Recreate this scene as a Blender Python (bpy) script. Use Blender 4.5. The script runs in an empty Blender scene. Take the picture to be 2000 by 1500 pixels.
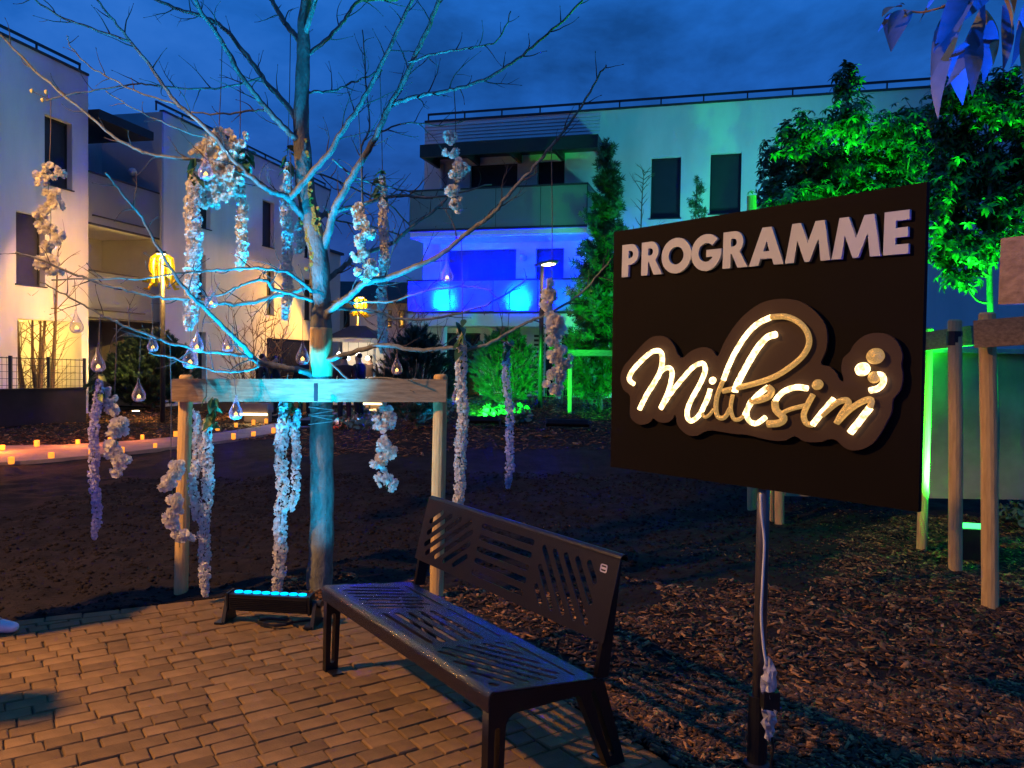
import bpy, math, random
import numpy as np
from mathutils import Vector, Matrix

random.seed(7)
rng = np.random.default_rng(11)
S = bpy.context.scene
COL = S.collection
R = math.radians

# ------------------------------------------------------------------ camera
F = 1560.0; CX, CY = 1000.0, 750.0
CAM = np.array([0.0, 0.0, 1.7])
PITCH = math.atan(50 / F); ROLL = R(0.9)
FWD = np.array([0, math.cos(PITCH), -math.sin(PITCH)])
_u = np.array([0, math.sin(PITCH), math.cos(PITCH)]); _r = np.array([1.0, 0, 0])
RT = math.cos(ROLL) * _r + math.sin(ROLL) * _u
UP = -math.sin(ROLL) * _r + math.cos(ROLL) * _u
cam_d = bpy.data.cameras.new('camera'); cam = bpy.data.objects.new('camera', cam_d); COL.objects.link(cam)
cam.matrix_world = Matrix(((RT[0], UP[0], -FWD[0], CAM[0]), (RT[1], UP[1], -FWD[1], CAM[1]),
                           (RT[2], UP[2], -FWD[2], CAM[2]), (0, 0, 0, 1)))
cam_d.sensor_width = 36; cam_d.lens = F / 2000 * 36
cam_d.clip_start = 0.05; cam_d.clip_end = 2000
S.camera = cam

# ------------------------------------------------------------------ world: dusk sky with thin clouds
W = bpy.data.worlds.new('World'); S.world = W; W.use_nodes = True
nt = W.node_tree; nt.nodes.clear()
def wn(t, **k):
    n = nt.nodes.new(t)
    for a, b in k.items(): setattr(n, a, b)
    return n
wo = wn('ShaderNodeOutputWorld'); bg = wn('ShaderNodeBackground')
sky = wn('ShaderNodeTexSky', sky_type='NISHITA', sun_disc=False)
sky.sun_elevation = R(-6); sky.sun_rotation = R(200); sky.ozone_density = 4.0
tc = wn('ShaderNodeTexCoord'); sx = wn('ShaderNodeSeparateXYZ')
ramp = wn('ShaderNodeValToRGB')
e = ramp.color_ramp.elements
e[0].position = 0.0; e[0].color = (0.018, 0.036, 0.150, 1)
e[1].position = 0.5; e[1].color = (0.010, 0.120, 0.480, 1)
m = e.new(0.13); m.color = (0.014, 0.052, 0.240, 1)
m = e.new(0.30); m.color = (0.011, 0.095, 0.400, 1)
mp = wn('ShaderNodeMapping'); mp.inputs['Scale'].default_value = (1.0, 1.0, 2.0); mp.inputs['Location'].default_value = (0.3, 0.1, 0.2)
nz = wn('ShaderNodeTexNoise'); nz.inputs['Scale'].default_value = 3.4; nz.inputs['Detail'].default_value = 8; nz.inputs['Roughness'].default_value = 0.6; nz.inputs['Distortion'].default_value = 0.15
cr = wn('ShaderNodeMapRange'); cr.inputs[1].default_value = 0.32; cr.inputs[2].default_value = 0.68; cr.inputs[3].default_value = 0.5; cr.inputs[4].default_value = 1.5
mul = wn('ShaderNodeMixRGB', blend_type='MULTIPLY'); mul.inputs[0].default_value = 1
grey = wn('ShaderNodeMixRGB', blend_type='MIX'); grey.inputs[2].default_value = (0.040, 0.105, 0.260, 1)
gm = wn('ShaderNodeMapRange'); gm.inputs[1].default_value = 0.5; gm.inputs[2].default_value = 0.75; gm.inputs[3].default_value = 0.0; gm.inputs[4].default_value = 0.45
add = wn('ShaderNodeMixRGB', blend_type='ADD'); add.inputs[0].default_value = 0.05
L = nt.links.new
L(tc.outputs['Generated'], sx.inputs[0]); L(sx.outputs['Z'], ramp.inputs[0])
L(tc.outputs['Generated'], mp.inputs[0]); L(mp.outputs[0], nz.inputs['Vector'])
L(nz.outputs['Fac'], cr.inputs[0]); L(nz.outputs['Fac'], gm.inputs[0])
L(ramp.outputs[0], mul.inputs[1]); L(cr.outputs[0], mul.inputs[2])
L(mul.outputs[0], grey.inputs[1]); L(gm.outputs[0], grey.inputs[0])
L(grey.outputs[0], add.inputs[1]); L(sky.outputs[0], add.inputs[2])
L(add.outputs[0], bg.inputs[0]); bg.inputs[1].default_value = 1.2
L(bg.outputs[0], wo.inputs[0])

S.view_settings.view_transform = 'Standard'; S.view_settings.look = 'None'
S.view_settings.exposure = 0.0; S.view_settings.gamma = 1.0; S.view_settings.use_curve_mapping = False
S.render.engine = 'CYCLES'
S.cycles.use_denoising = True
S.cycles.max_bounces = 6; S.cycles.transparent_max_bounces = 12
S.cycles.sample_clamp_indirect = 80.0
S.cycles.caustics_reflective = False; S.cycles.caustics_refractive = False

# lamp powers (watts) and colours; the lamps themselves stand in their builders below
WARM = (1.0, 0.47, 0.085)
CYAN = (0.0, 0.42, 1.0)
GREEN = (0.01, 1.0, 0.04)
BLUE = (0.01, 0.06, 1.0)
VIOLET = (0.42, 0.14, 1.0)
P_STREET = 3000; P_FAR = 5200; P_LED = 210; P_GREEN = 1300; P_BLUE = 5200; P_VIOLET = 22

# ------------------------------------------------------------------ pixel helpers
def ray(x, y): return FWD + (x - CX) / F * RT - (y - CY) / F * UP
def at(x, y, t): return CAM + ray(x, y) * t                     # point at depth t
def gp(x, y, z=0.0):
    d = ray(x, y); return CAM + d * ((z - CAM[2]) / d[2])
def at_plane(x, y, p0, n):
    d = ray(x, y); t = np.dot(np.asarray(p0) - CAM, n) / np.dot(d, n); return CAM + d * t
def px_m(t): return t / F                                       # metres per pixel at depth t

def vnoise(x, y, s, seed):
    x = np.asarray(x, float) / s; y = np.asarray(y, float) / s
    xi = np.floor(x).astype(np.int64); yi = np.floor(y).astype(np.int64)
    xf = x - xi; yf = y - yi
    def h(a, b):
        n = (a * 374761393 + b * 668265263 + seed * 974711) & 0x7fffffff
        n = ((n ^ (n >> 13)) * 1274126177) & 0x7fffffff
        return ((n ^ (n >> 16)) & 0xffff) / 65535.0
    u = xf * xf * (3 - 2 * xf); v = yf * yf * (3 - 2 * yf)
    return (h(xi, yi) * (1 - u) + h(xi + 1, yi) * u) * (1 - v) + (h(xi, yi + 1) * (1 - u) + h(xi + 1, yi + 1) * u) * v - 0.5
def sstep(t): t = np.clip(t, 0, 1); return t * t * (3 - 2 * t)
def hz(x, y):                                                   # broad shape of the ground
    return 0.55 * sstep((np.asarray(y, float) - 8) / 9) * sstep((np.asarray(x, float) + 4.5) / 4)
def ground_pt(px, py):
    p = gp(px, py, 0)
    for _ in range(12): p = gp(px, py, float(hz(p[0], p[1])))
    return p

# ------------------------------------------------------------------ materials
def mat(name, col, rough=0.7, var=0.25, scale=8.0, bump=0.0, bscale=60.0, metal=0.0, spec=0.4, objrand=0.0, coord='Object', stretch=(1, 1, 1), col2=None, translucent=0.0, emit=None, estr=0.0):
    m = bpy.data.materials.new(name); m.use_nodes = True
    t = m.node_tree; t.nodes.clear(); N = t.nodes.new; K = t.links.new
    out = N('ShaderNodeOutputMaterial'); b = N('ShaderNodeBsdfPrincipled')
    b.inputs['Roughness'].default_value = rough; b.inputs['Metallic'].default_value = metal
    b.inputs['Specular IOR Level'].default_value = spec
    c = N('ShaderNodeTexCoord'); mpp = N('ShaderNodeMapping'); mpp.inputs['Scale'].default_value = stretch
    K(c.outputs[coord], mpp.inputs[0])
    n1 = N('ShaderNodeTexNoise'); n1.inputs['Scale'].default_value = scale; n1.inputs['Detail'].default_value = 6; n1.inputs['Roughness'].default_value = 0.6
    K(mpp.outputs[0], n1.inputs['Vector'])
    mr = N('ShaderNodeMapRange'); mr.inputs[1].default_value = 0.3; mr.inputs[2].default_value = 0.7
    K(n1.outputs['Fac'], mr.inputs[0])
    mx = N('ShaderNodeMixRGB')
    c2 = col2 if col2 else tuple(max(0, x * (1 - var)) for x in col)
    c1 = col if col2 else tuple(min(1, x * (1 + var)) for x in col)
    mx.inputs[1].default_value = (*c2, 1); mx.inputs[2].default_value = (*c1, 1)
    K(mr.outputs[0], mx.inputs[0]); last = mx.outputs[0]
    if objrand:
        oi = N('ShaderNodeObjectInfo'); m2 = N('ShaderNodeMapRange'); m2.inputs[3].default_value = 1 - objrand; m2.inputs[4].default_value = 1 + objrand
        K(oi.outputs['Random'], m2.inputs[0]); m3 = N('ShaderNodeMixRGB'); m3.blend_type = 'MULTIPLY'; m3.inputs[0].default_value = 1
        K(last, m3.inputs[1]); K(m2.outputs[0], m3.inputs[2]); last = m3.outputs[0]
    K(last, b.inputs['Base Color'])
    if bump:
        n2 = N('ShaderNodeTexNoise'); n2.inputs['Scale'].default_value = bscale; n2.inputs['Detail'].default_value = 5
        K(mpp.outputs[0], n2.inputs['Vector'])
        bp = N('ShaderNodeBump'); bp.inputs['Strength'].default_value = bump; bp.inputs['Distance'].default_value = 0.01
        K(n2.outputs['Fac'], bp.inputs['Height']); K(bp.outputs[0], b.inputs['Normal'])
    if emit:
        b.inputs['Emission Color'].default_value = (*emit, 1); b.inputs['Emission Strength'].default_value = estr
    sh = b.outputs[0]
    if translucent:
        tr = N('ShaderNodeBsdfTranslucent'); K(last, tr.inputs[0])
        ms = N('ShaderNodeMixShader'); ms.inputs[0].default_value = translucent
        K(b.outputs[0], ms.inputs[1]); K(tr.outputs[0], ms.inputs[2]); sh = ms.outputs[0]
    K(sh, out.inputs[0]); return m
def emis(name, col, st):
    m = bpy.data.materials.new(name); m.use_nodes = True; t = m.node_tree; t.nodes.clear()
    out = t.nodes.new('ShaderNodeOutputMaterial'); b = t.nodes.new('ShaderNodeEmission')
    b.inputs[0].default_value = (*col, 1); b.inputs[1].default_value = st; t.links.new(b.outputs[0], out.inputs[0]); return m

M = {}
M['soil'] = mat('soil', (0.015, 0.0115, 0.0105), 0.95, 0.5, 5, 0.9, 40, spec=0.15)
M['mulch_base'] = mat('mulch_base', (0.035, 0.02, 0.013), 0.95, 0.5, 12, 0.9, 60, spec=0.15)
M['paver'] = mat('paver', (0.180, 0.110, 0.044), 0.82, 0.3, 6, 0.35, 120, spec=0.25, objrand=0.26, coord='Object')
M['joint'] = mat('joint_sand', (0.05, 0.04, 0.03), 0.95, 0.3, 30, 0.5, 90)
M['path'] = mat('path_concrete', (0.30, 0.22, 0.17), 0.85, 0.2, 3, 0.4, 60)
M['chip'] = [mat('bark_chip_%s' % n, c, 0.85, 0.45, 30, spec=0.25, coord='Object') for n, c in
             (('dark', (0.060, 0.034, 0.02)), ('mid', (0.16, 0.078, 0.032)), ('pale', (0.40, 0.205, 0.075)))]
M['render'] = mat('wall_render', (0.66, 0.64, 0.62), 0.9, 0.11, 0.9, 0.25, 60, spec=0.1, stretch=(1, 1, .35))
M['render_cream'] = mat('wall_render_cream', (0.72, 0.62, 0.48), 0.9, 0.06, 0.8, 0.12, 80, spec=0.1)
M['grey_render'] = mat('grey_render', (0.36, 0.38, 0.42), 0.9, 0.08, 1.5, 0.1, 80, spec=0.1)
M['anthracite'] = mat('anthracite', (0.018, 0.019, 0.022), 0.5, 0.2, 4)
M['shutter'] = mat('shutter', (0.020, 0.022, 0.030), 0.55, 0.1, 4)
M['pane'] = mat('pane', (0.012, 0.013, 0.018), 0.15, 0.1, 4, spec=0.5)
M['railing'] = mat('railing', (0.03, 0.03, 0.035), 0.45, 0.1, 4)
M['frosted'] = mat('frosted_glass', (0.52, 0.56, 0.58), 0.45, 0.04, 1.0, spec=0.5, translucent=0.72)
M['white_slab'] = mat('white_slab', (0.72, 0.70, 0.68), 0.8, 0.08, 2)
M['siding'] = mat('siding', (0.66, 0.66, 0.66), 0.6, 0.06, 2)
M['rooftile'] = mat('roof_tile', (0.035, 0.03, 0.03), 0.8, 0.3, 3, 0.5, 12)
M['post'] = mat('post_wood', (0.74, 0.52, 0.21), 0.75, 0.25, 5, 0.35, 40, stretch=(9, 9, 1), col2=(0.50, 0.32, 0.12))
M['rail'] = mat('rail_wood', (0.34, 0.24, 0.13), 0.75, 0.3, 6, 0.3, 30, stretch=(1.2, 6, 9), col2=(0.16, 0.105, 0.055))
M['bark'] = mat('bark', (0.23, 0.24, 0.20), 0.9, 0.4, 14, 1.0, 55, stretch=(1, 1, 0.5), col2=(0.085, 0.09, 0.075))
M['twigbark'] = mat('twig_bark', (0.055, 0.045, 0.042), 0.8, 0.3, 20)
M['lichen'] = mat('lichen', (0.34, 0.20, 0.03), 0.95, 0.4, 60, 0.8, 90)
M['shrubbark'] = mat('shrub_bark', (0.17, 0.11, 0.08), 0.85, 0.3, 20)
M['petal'] = mat('petal', (0.80, 0.78, 0.72), 0.6, 0.08, 40, translucent=0.3, spec=0.2)
M['cream_petal'] = mat('cream_petal', (0.80, 0.77, 0.66), 0.6, 0.1, 40, translucent=0.3, spec=0.2)
M['lilac_petal'] = mat('lilac_petal', (0.62, 0.60, 0.78), 0.6, 0.1, 40, translucent=0.3, spec=0.2)
M['stamen'] = mat('stamen', (0.75, 0.62, 0.25), 0.7, 0.2, 40)
M['cord'] = mat('cord', (0.10, 0.08, 0.07), 0.8, 0.2, 40)
M['ivy'] = mat('ivy_leaf', (0.035, 0.10, 0.03), 0.45, 0.35, 20, spec=0.4)
M['leaf'] = mat('laurel_leaf', (0.055, 0.13, 0.045), 0.38, 0.5, 1.7, spec=0.45, translucent=0.18)
M['fir'] = mat('fir_leaf', (0.05, 0.11, 0.045), 0.55, 0.5, 2.5, spec=0.3, translucent=0.12)
M['needle'] = mat('pine_needle', (0.05, 0.10, 0.06), 0.6, 0.5, 3, spec=0.3, translucent=0.15)
M['cover'] = mat('cover_leaf', (0.10, 0.16, 0.08), 0.5, 0.4, 4, spec=0.35)
M['big_leaf'] = mat('big_leaf', (0.08, 0.13, 0.16), 0.45, 0.3, 14, 0.15, 60, spec=0.4, translucent=0.3)
M['ochre_leaf'] = mat('ochre_leaf', (0.34, 0.20, 0.05), 0.5, 0.3, 14, 0.15, 60, spec=0.4, translucent=0.3)
M['bench'] = mat('bench_paint', (0.0075, 0.0065, 0.0085), 0.34, 0.2, 12, 0.15, 260, spec=0.4)
M['bench_wet'] = mat('wet_bench_paint', (0.006, 0.006, 0.009), 0.13, 0.2, 12, 0.5, 210, spec=1.0)
M['panel'] = mat('sign_panel', (0.0048, 0.0034, 0.003), 0.75, 0.2, 2, spec=0.10)
M['logo_board'] = mat('logo_board', (0.040, 0.025, 0.021), 0.7, 0.1, 4, spec=0.25)
M['letter'] = mat('letter_white', (0.44, 0.50, 0.58), 0.6, 0.04, 3, spec=0.3)
M['gold'] = mat('glowing_gold_foil', (0.42, 0.29, 0.10), 0.42, 0.5, 90, 0.6, 160, metal=0.6, emit=(1.0, 0.58, 0.18), estr=0.34)  # emission paints a faint glow into the gold, which is no lamp
M['steel'] = mat('pole_steel', (0.16, 0.14, 0.14), 0.35, 0.2, 10, metal=0.7)
M['black'] = mat('black_plastic', (0.010, 0.010, 0.011), 0.45, 0.2, 10)
M['white_cable'] = mat('white_cable', (0.62, 0.62, 0.66), 0.5, 0.05, 10)
M['bag'] = mat('clear_bag', (0.55, 0.55, 0.62), 0.25, 0.2, 30, 0.6, 50, spec=0.6, translucent=0.4)
M['badge'] = mat('badge', (0.55, 0.52, 0.58), 0.35, 0.05, 30, metal=0.3)
M['cap_green'] = mat('fence_cap', (0.45, 0.42, 0.36), 0.7, 0.2, 6)
M['tarp'] = mat('fence_render', (0.42, 0.36, 0.22), 0.9, 0.35, 1.4, 0.4, 9)
M['mesh'] = mat('fence_mesh', (0.05, 0.055, 0.05), 0.5, 0.1, 10)
M['lowwall'] = mat('low_wall', (0.022, 0.02, 0.019), 0.9, 0.2, 3)
M['stall'] = mat('stall_canvas', (0.72, 0.70, 0.66), 0.8, 0.06, 4)
M['skin'] = mat('skin', (0.45, 0.28, 0.20), 0.6, 0.1, 20)
M['hair'] = mat('hair', (0.03, 0.02, 0.015), 0.7, 0.3, 60)
M['coat'] = mat('coat_black', (0.018, 0.018, 0.022), 0.85, 0.2, 20)
M['coat_brown'] = mat('coat_brown', (0.06, 0.035, 0.03), 0.85, 0.2, 20)
M['trouser'] = mat('trousers', (0.022, 0.024, 0.035), 0.85, 0.2, 20)
M['shoe'] = mat('white_shoe', (0.72, 0.70, 0.72), 0.5, 0.05, 30)
M['yellow'] = mat('yellow_tube', (0.85, 0.66, 0.03), 0.5, 0.15, 12, translucent=0.25, spec=0.3)
M['wax'] = mat('candle_wax', (0.8, 0.45, 0.12), 0.6, 0.1, 20, emit=(1.0, 0.30, 0.015), estr=1.25)
M['flame'] = emis('candle_flame', (1.0, 0.55, 0.12), 9.0)
M['tealight'] = emis('tealight', (1.0, 0.60, 0.16), 2.6)
M['lamp_glow'] = emis('lamp_glow', (1.0, 0.72, 0.36), 22.0)
M['bulb'] = emis('bulb', (1.0, 0.9, 0.72), 9.0)
M['strip'] = emis('warm_strip', (1.0, 0.78, 0.36), 7.0)
M['cyan_led'] = emis('cyan_led', (0.0, 0.42, 1.0), 3.2)
M['green_led'] = emis('green_led', (0.05, 1.0, 0.15), 4.0)
M['blue_led'] = emis('blue_led', (0.02, 0.08, 1.0), 10.0)
M['violet_led'] = emis('violet_led', (0.45, 0.15, 1.0), 8.0)
M['globe'] = mat('globe_lamp', (0.75, 0.75, 0.75), 0.4, 0.02, 5)
def rope_mat():
    m = bpy.data.materials.new('rope_light'); m.use_nodes = True; t = m.node_tree; t.nodes.clear(); N = t.nodes.new; K = t.links.new
    out = N('ShaderNodeOutputMaterial'); b = N('ShaderNodeEmission'); c = N('ShaderNodeTexCoord')
    n = N('ShaderNodeTexNoise'); n.inputs['Scale'].default_value = 48; n.inputs['Detail'].default_value = 2
    mr = N('ShaderNodeMapRange'); mr.inputs[1].default_value = 0.35; mr.inputs[2].default_value = 0.62; mr.inputs[3].default_value = 1.3; mr.inputs[4].default_value = 5.5
    K(c.outputs['Object'], n.inputs['Vector']); K(n.outputs['Fac'], mr.inputs[0]); K(mr.outputs[0], b.inputs[1])
    b.inputs[0].default_value = (1.0, 0.66, 0.30, 1); K(b.outputs[0], out.inputs[0]); return m
M['rope'] = rope_mat()
def glass_mat(name, tint):
    m = bpy.data.materials.new(name); m.use_nodes = True; t = m.node_tree; t.nodes.clear(); N = t.nodes.new; K = t.links.new
    out = N('ShaderNodeOutputMaterial'); tr = N('ShaderNodeBsdfTransparent'); tr.inputs[0].default_value = (*tint, 1)
    gl = N('ShaderNodeBsdfGlossy'); gl.inputs['Roughness'].default_value = 0.06; df = N('ShaderNodeBsdfDiffuse'); df.inputs[0].default_value = (0.72, 0.62, 0.82, 1)  # lilac diffuse puts the violet light into the glass colour
    lw = N('ShaderNodeLayerWeight'); lw.inputs[0].default_value = 0.35
    m1 = N('ShaderNodeMixShader'); m2 = N('ShaderNodeMixShader'); m2.inputs[0].default_value = 0.5
    K(gl.outputs[0], m2.inputs[1]); K(df.outputs[0], m2.inputs[2])
    K(lw.outputs['Facing'], m1.inputs[0]); K(tr.outputs[0], m1.inputs[1]); K(m2.outputs[0], m1.inputs[2])
    K(m1.outputs[0], out.inputs[0]); return m
M['glass'] = glass_mat('teardrop_glass', (0.92, 0.88, 0.95))  # slightly lilac tint, standing in for violet light on the drops

# ------------------------------------------------------------------ object helpers
ORG = {}
def V(a): return np.asarray(a, float)
def tag(o, label=None, cat=None, group=None, kind=None):
    if label: o['label'] = label
    if cat: o['category'] = cat
    if group: o['group'] = group
    if kind: o['kind'] = kind
    return o
def thing(name, label, cat, loc, group=None):
    o = bpy.data.objects.new(name, None); COL.objects.link(o); o.location = tuple(float(x) for x in loc); o.empty_display_size = 0.1
    ORG[o.name] = V(loc); return tag(o, label, cat, group)
def link_mesh(name, me, parent=None, org=None):
    o = bpy.data.objects.new(name, me); COL.objects.link(o)
    if parent is not None: o.parent = parent; ORG[o.name] = ORG[parent.name]
    else: o.location = tuple(float(x) for x in org); ORG[o.name] = V(org)
    return o
def raw(name, verts, faces, mats, parent=None, org=(0, 0, 0), mi=None, smooth=False):
    o0 = ORG[parent.name] if parent is not None else V(org)
    me = bpy.data.meshes.new(name); v = np.asarray(verts, float) - o0
    me.from_pydata(v.tolist(), [], faces)
    for m_ in (mats if isinstance(mats, (list, tuple)) else [mats]): me.materials.append(m_)
    if mi is not None: me.polygons.foreach_set('material_index', np.asarray(mi, dtype=np.int32))
    if smooth: me.polygons.foreach_set('use_smooth', np.ones(len(me.polygons), dtype=bool))
    me.update()
    return link_mesh(name, me, parent, org)
class MB:
    def __init__(s): s.v = []; s.f = []
    def poly(s, pts):
        n = len(s.v); s.v += [tuple(map(float, p)) for p in pts]; s.f.append(tuple(range(n, n + len(pts)))); return s
    def hexa(s, b, t):                                          # two loops of the same length, closed
        n = len(s.v); k = len(b); s.v += [tuple(map(float, p)) for p in b] + [tuple(map(float, p)) for p in t]
        s.f.append(tuple(range(n + k - 1, n - 1, -1))); s.f.append(tuple(range(n + k, n + 2 * k)))
        for i in range(k):
            j = (i + 1) % k; s.f.append((n + i, n + j, n + k + j, n + k + i))
        return s
    def box(s, c, sz, u=(1, 0, 0), v=(0, 1, 0), w=(0, 0, 1)):
        c = V(c); u = V(u) * sz[0] / 2; v = V(v) * sz[1] / 2; w = V(w) * sz[2] / 2
        q = lambda a, b, d: c + u * a + v * b + w * d
        return s.hexa([q(-1, -1, -1), q(1, -1, -1), q(1, 1, -1), q(-1, 1, -1)], [q(-1, -1, 1), q(1, -1, 1), q(1, 1, 1), q(-1, 1, 1)])
    def tube(s, pts, rad, n=8, cap=True):
        pts = [V(p) for p in pts]; k = len(pts)
        rad = [rad] * k if np.isscalar(rad) else list(rad)
        base = len(s.v); ref = V((0, 0, 1)); prev = None
        for i in range(k):
            d = pts[min(i + 1, k - 1)] - pts[max(i - 1, 0)]; d = d / (np.linalg.norm(d) + 1e-9)
            if prev is None:
                a = np.cross(d, ref if abs(d[2]) < 0.9 else V((1, 0, 0)))
            else: a = prev - d * np.dot(prev, d)
            a = a / (np.linalg.norm(a) + 1e-9); prev = a; b = np.cross(d, a)
            for j in range(n):
                t = 2 * math.pi * j / n; p = pts[i] + (a * math.cos(t) + b * math.sin(t)) * rad[i]; s.v.append(tuple(p))
        for i in range(k - 1):
            for j in range(n):
                j2 = (j + 1) % n; s.f.append((base + i * n + j, base + i * n + j2, base + (i + 1) * n + j2, base + (i + 1) * n + j))
        if cap:
            s.f.append(tuple(base + j for j in range(n - 1, -1, -1))); s.f.append(tuple(base + (k - 1) * n + j for j in range(n)))
        return s
    def lathe(s, prof, c, n=16):                                # (radius, z) pairs about a vertical axis
        base = len(s.v); c = V(c)
        for r, z in prof:
            for j in range(n):
                t = 2 * math.pi * j / n; s.v.append((c[0] + r * math.cos(t), c[1] + r * math.sin(t), c[2] + z))
        for i in range(len(prof) - 1):
            for j in range(n):
                j2 = (j + 1) % n; s.f.append((base + i * n + j, base + i * n + j2, base + (i + 1) * n + j2, base + (i + 1) * n + j))
        return s
    def crumple(s, a): s.v = [tuple(V(p) + rng.normal(0, a, 3)) for p in s.v]; return s
    def build(s, name, m_, parent=None, org=(0, 0, 0), smooth=False):
        return raw(name, s.v, s.f, m_, parent, org, None, smooth)
def scatter(name, tv, tf, pos, rot, sc, mats, parent=None, org=(0, 0, 0), mi=None, smooth=False):
    """many small pieces from one template, joined in one mesh"""
    tv = V(tv); N = len(pos); n = len(tv)
    sc = np.asarray(sc, float); sc = sc[:, None, None] if sc.ndim == 1 else sc[:, None, :]
    v = np.einsum('nij,nkj->nki', rot, tv[None] * sc) + pos[:, None, :]
    o0 = ORG[parent.name] if parent is not None else V(org)
    v = (v - o0).reshape(-1, 3)
    k = len(tf[0]); f = (np.asarray(tf)[None] + (np.arange(N) * n)[:, None, None]).reshape(-1, k)
    me = bpy.data.meshes.new(name)
    me.vertices.add(len(v)); me.vertices.foreach_set('co', v.ravel())
    me.loops.add(f.size); me.loops.foreach_set('vertex_index', f.ravel().astype(np.int32))
    me.polygons.add(len(f)); me.polygons.foreach_set('loop_start', (np.arange(len(f)) * k).astype(np.int32))
    for m_ in (mats if isinstance(mats, (list, tuple)) else [mats]): me.materials.append(m_)
    if mi is not None: me.polygons.foreach_set('material_index', np.repeat(np.asarray(mi, dtype=np.int32), len(tf)))
    me.update(calc_edges=True)
    if smooth: me.polygons.foreach_set('use_smooth', np.ones(len(f), dtype=bool))
    return link_mesh(name, me, parent, org)
def rot_to(d, roll):
    """matrices whose y axis is d, rolled about it"""
    d = d / (np.linalg.norm(d, axis=1, keepdims=True) + 1e-9)
    ref = np.where(np.abs(d[:, 2:3]) > 0.93, np.array([[1.0, 0, 0]]), np.array([[0, 0, 1.0]]))
    x = np.cross(d, ref); x /= np.linalg.norm(x, axis=1, keepdims=True) + 1e-9
    z = np.cross(x, d); c = np.cos(roll)[:, None]; s_ = np.sin(roll)[:, None]
    x2 = x * c + z * s_; z2 = -x * s_ + z * c
    return np.stack([x2, d, z2], axis=2)
def copy_tree(o, parent=None):
    c = o.copy(); COL.objects.link(c)
    if parent is not None: c.parent = parent
    for ch in o.children: copy_tree(ch, c)
    return c
def flat_mesh(name, outer, holes, ext, frame, m_, parent=None, org=(0, 0, 0), bevel=0.0):
    """2D outline with holes, filled, thickened by 2*ext and laid in the frame (o, u, v, n)"""
    cu = bpy.data.curves.new(name, 'CURVE'); cu.dimensions = '2D'; cu.fill_mode = 'BOTH'; cu.extrude = ext
    if bevel: cu.bevel_depth = bevel; cu.bevel_resolution = 1
    for lp in [outer] + list(holes):
        sp = cu.splines.new('POLY'); sp.points.add(len(lp) - 1); sp.use_cyclic_u = True
        for i, (a, b) in enumerate(lp): sp.points[i].co = (a, b, 0, 1)
    ob = bpy.data.objects.new(name + '_tmp', cu); COL.objects.link(ob)
    dg = bpy.context.evaluated_depsgraph_get(); me = bpy.data.meshes.new_from_object(ob.evaluated_get(dg))
    bpy.data.objects.remove(ob); bpy.data.curves.remove(cu)
    n = len(me.vertices); co = np.empty(n * 3); me.vertices.foreach_get('co', co); co = co.reshape(-1, 3)
    o, u, v, w = (V(q) for q in frame)
    o0 = ORG[parent.name] if parent is not None else V(org)
    wv = o + co[:, :1] * u + co[:, 1:2] * v + co[:, 2:3] * w - o0
    me.vertices.foreach_set('co', wv.ravel()); me.materials.clear(); me.materials.append(m_); me.name = name; me.update()
    return link_mesh(name, me, parent, org)
def arc(cx, cy, r, a0, a1, n=12, ry=None):
    ry = ry or r
    return [(cx + r * math.cos(R(a0 + (a1 - a0) * i / n)), cy + ry * math.sin(R(a0 + (a1 - a0) * i / n))) for i in range(n + 1)]
def lamp(kind, name, loc, power, col, parent=None, target=None, size=0.05, spot=60, blend=0.6, sx=0.5, sy=0.05):
    d = bpy.data.lights.new(name, kind); d.energy = power; d.color = col
    if kind == 'AREA': d.shape = 'RECTANGLE'; d.size = sx; d.size_y = sy
    else: d.shadow_soft_size = size
    if kind == 'SPOT': d.spot_size = R(spot); d.spot_blend = blend
    o = bpy.data.objects.new(name, d); COL.objects.link(o)
    off = ORG[parent.name] if parent is not None else V((0, 0, 0))
    if parent is not None: o.parent = parent
    o.location = tuple(V(loc) - off)
    if target is not None:
        o.rotation_euler = Vector(tuple(V(target) - V(loc))).to_track_quat('-Z', 'Y').to_euler()
    return o
ORD = ['first', 'second', 'third', 'fourth', 'fifth', 'sixth', 'seventh', 'eighth', 'ninth', 'tenth', 'eleventh', 'twelfth']

# ================================================================== SETTING
BO = V((-1.0016, 4.2782, 0)); BYAW = -0.9636
BL = V((math.cos(BYAW), math.sin(BYAW), 0)); BW = V((-BL[1], BL[0], 0))      # along the bench, towards its back
EDGE_B = 0.856                                                               # paving ends this far behind the bench front
EA = V((-3.181, 4.948)); EB = V((-1.478, 5.803)); ED = (EB - EA) / np.linalg.norm(EB - EA); EN = V((-ED[1], ED[0]))
def bxy(a, b, z=0): return BO + BL * a + BW * b + V((0, 0, z))
def paved(x, y):
    x = np.asarray(x, float); y = np.asarray(y, float)
    b = (x - BO[0]) * BW[0] + (y - BO[1]) * BW[1]
    d = (x - EA[0]) * EN[0] + (y - EA[1]) * EN[1]
    pit = (x + 1.36) ** 2 + (y - 5.75) ** 2 < 0.36 ** 2
    return (b < EDGE_B) & (d < 0) & ~pit & (x > -6) & (y > -1.5)
def gz(x, y):
    x = np.asarray(x, float); y = np.asarray(y, float)
    n = 0.055 * vnoise(x, y, 0.62, 1) + 0.05 * vnoise(x, y, 0.21, 2) + 0.028 * vnoise(x, y, 0.095, 3)
    fade = 1 - 0.6 * sstep((y - 9) / 6)
    return np.where(paved(x, y), -0.06, hz(x, y) + n * fade - 0.015)
def axis(parts):
    return np.unique(np.concatenate([np.arange(a, b, s) for a, b, s in parts]).round(4))
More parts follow.
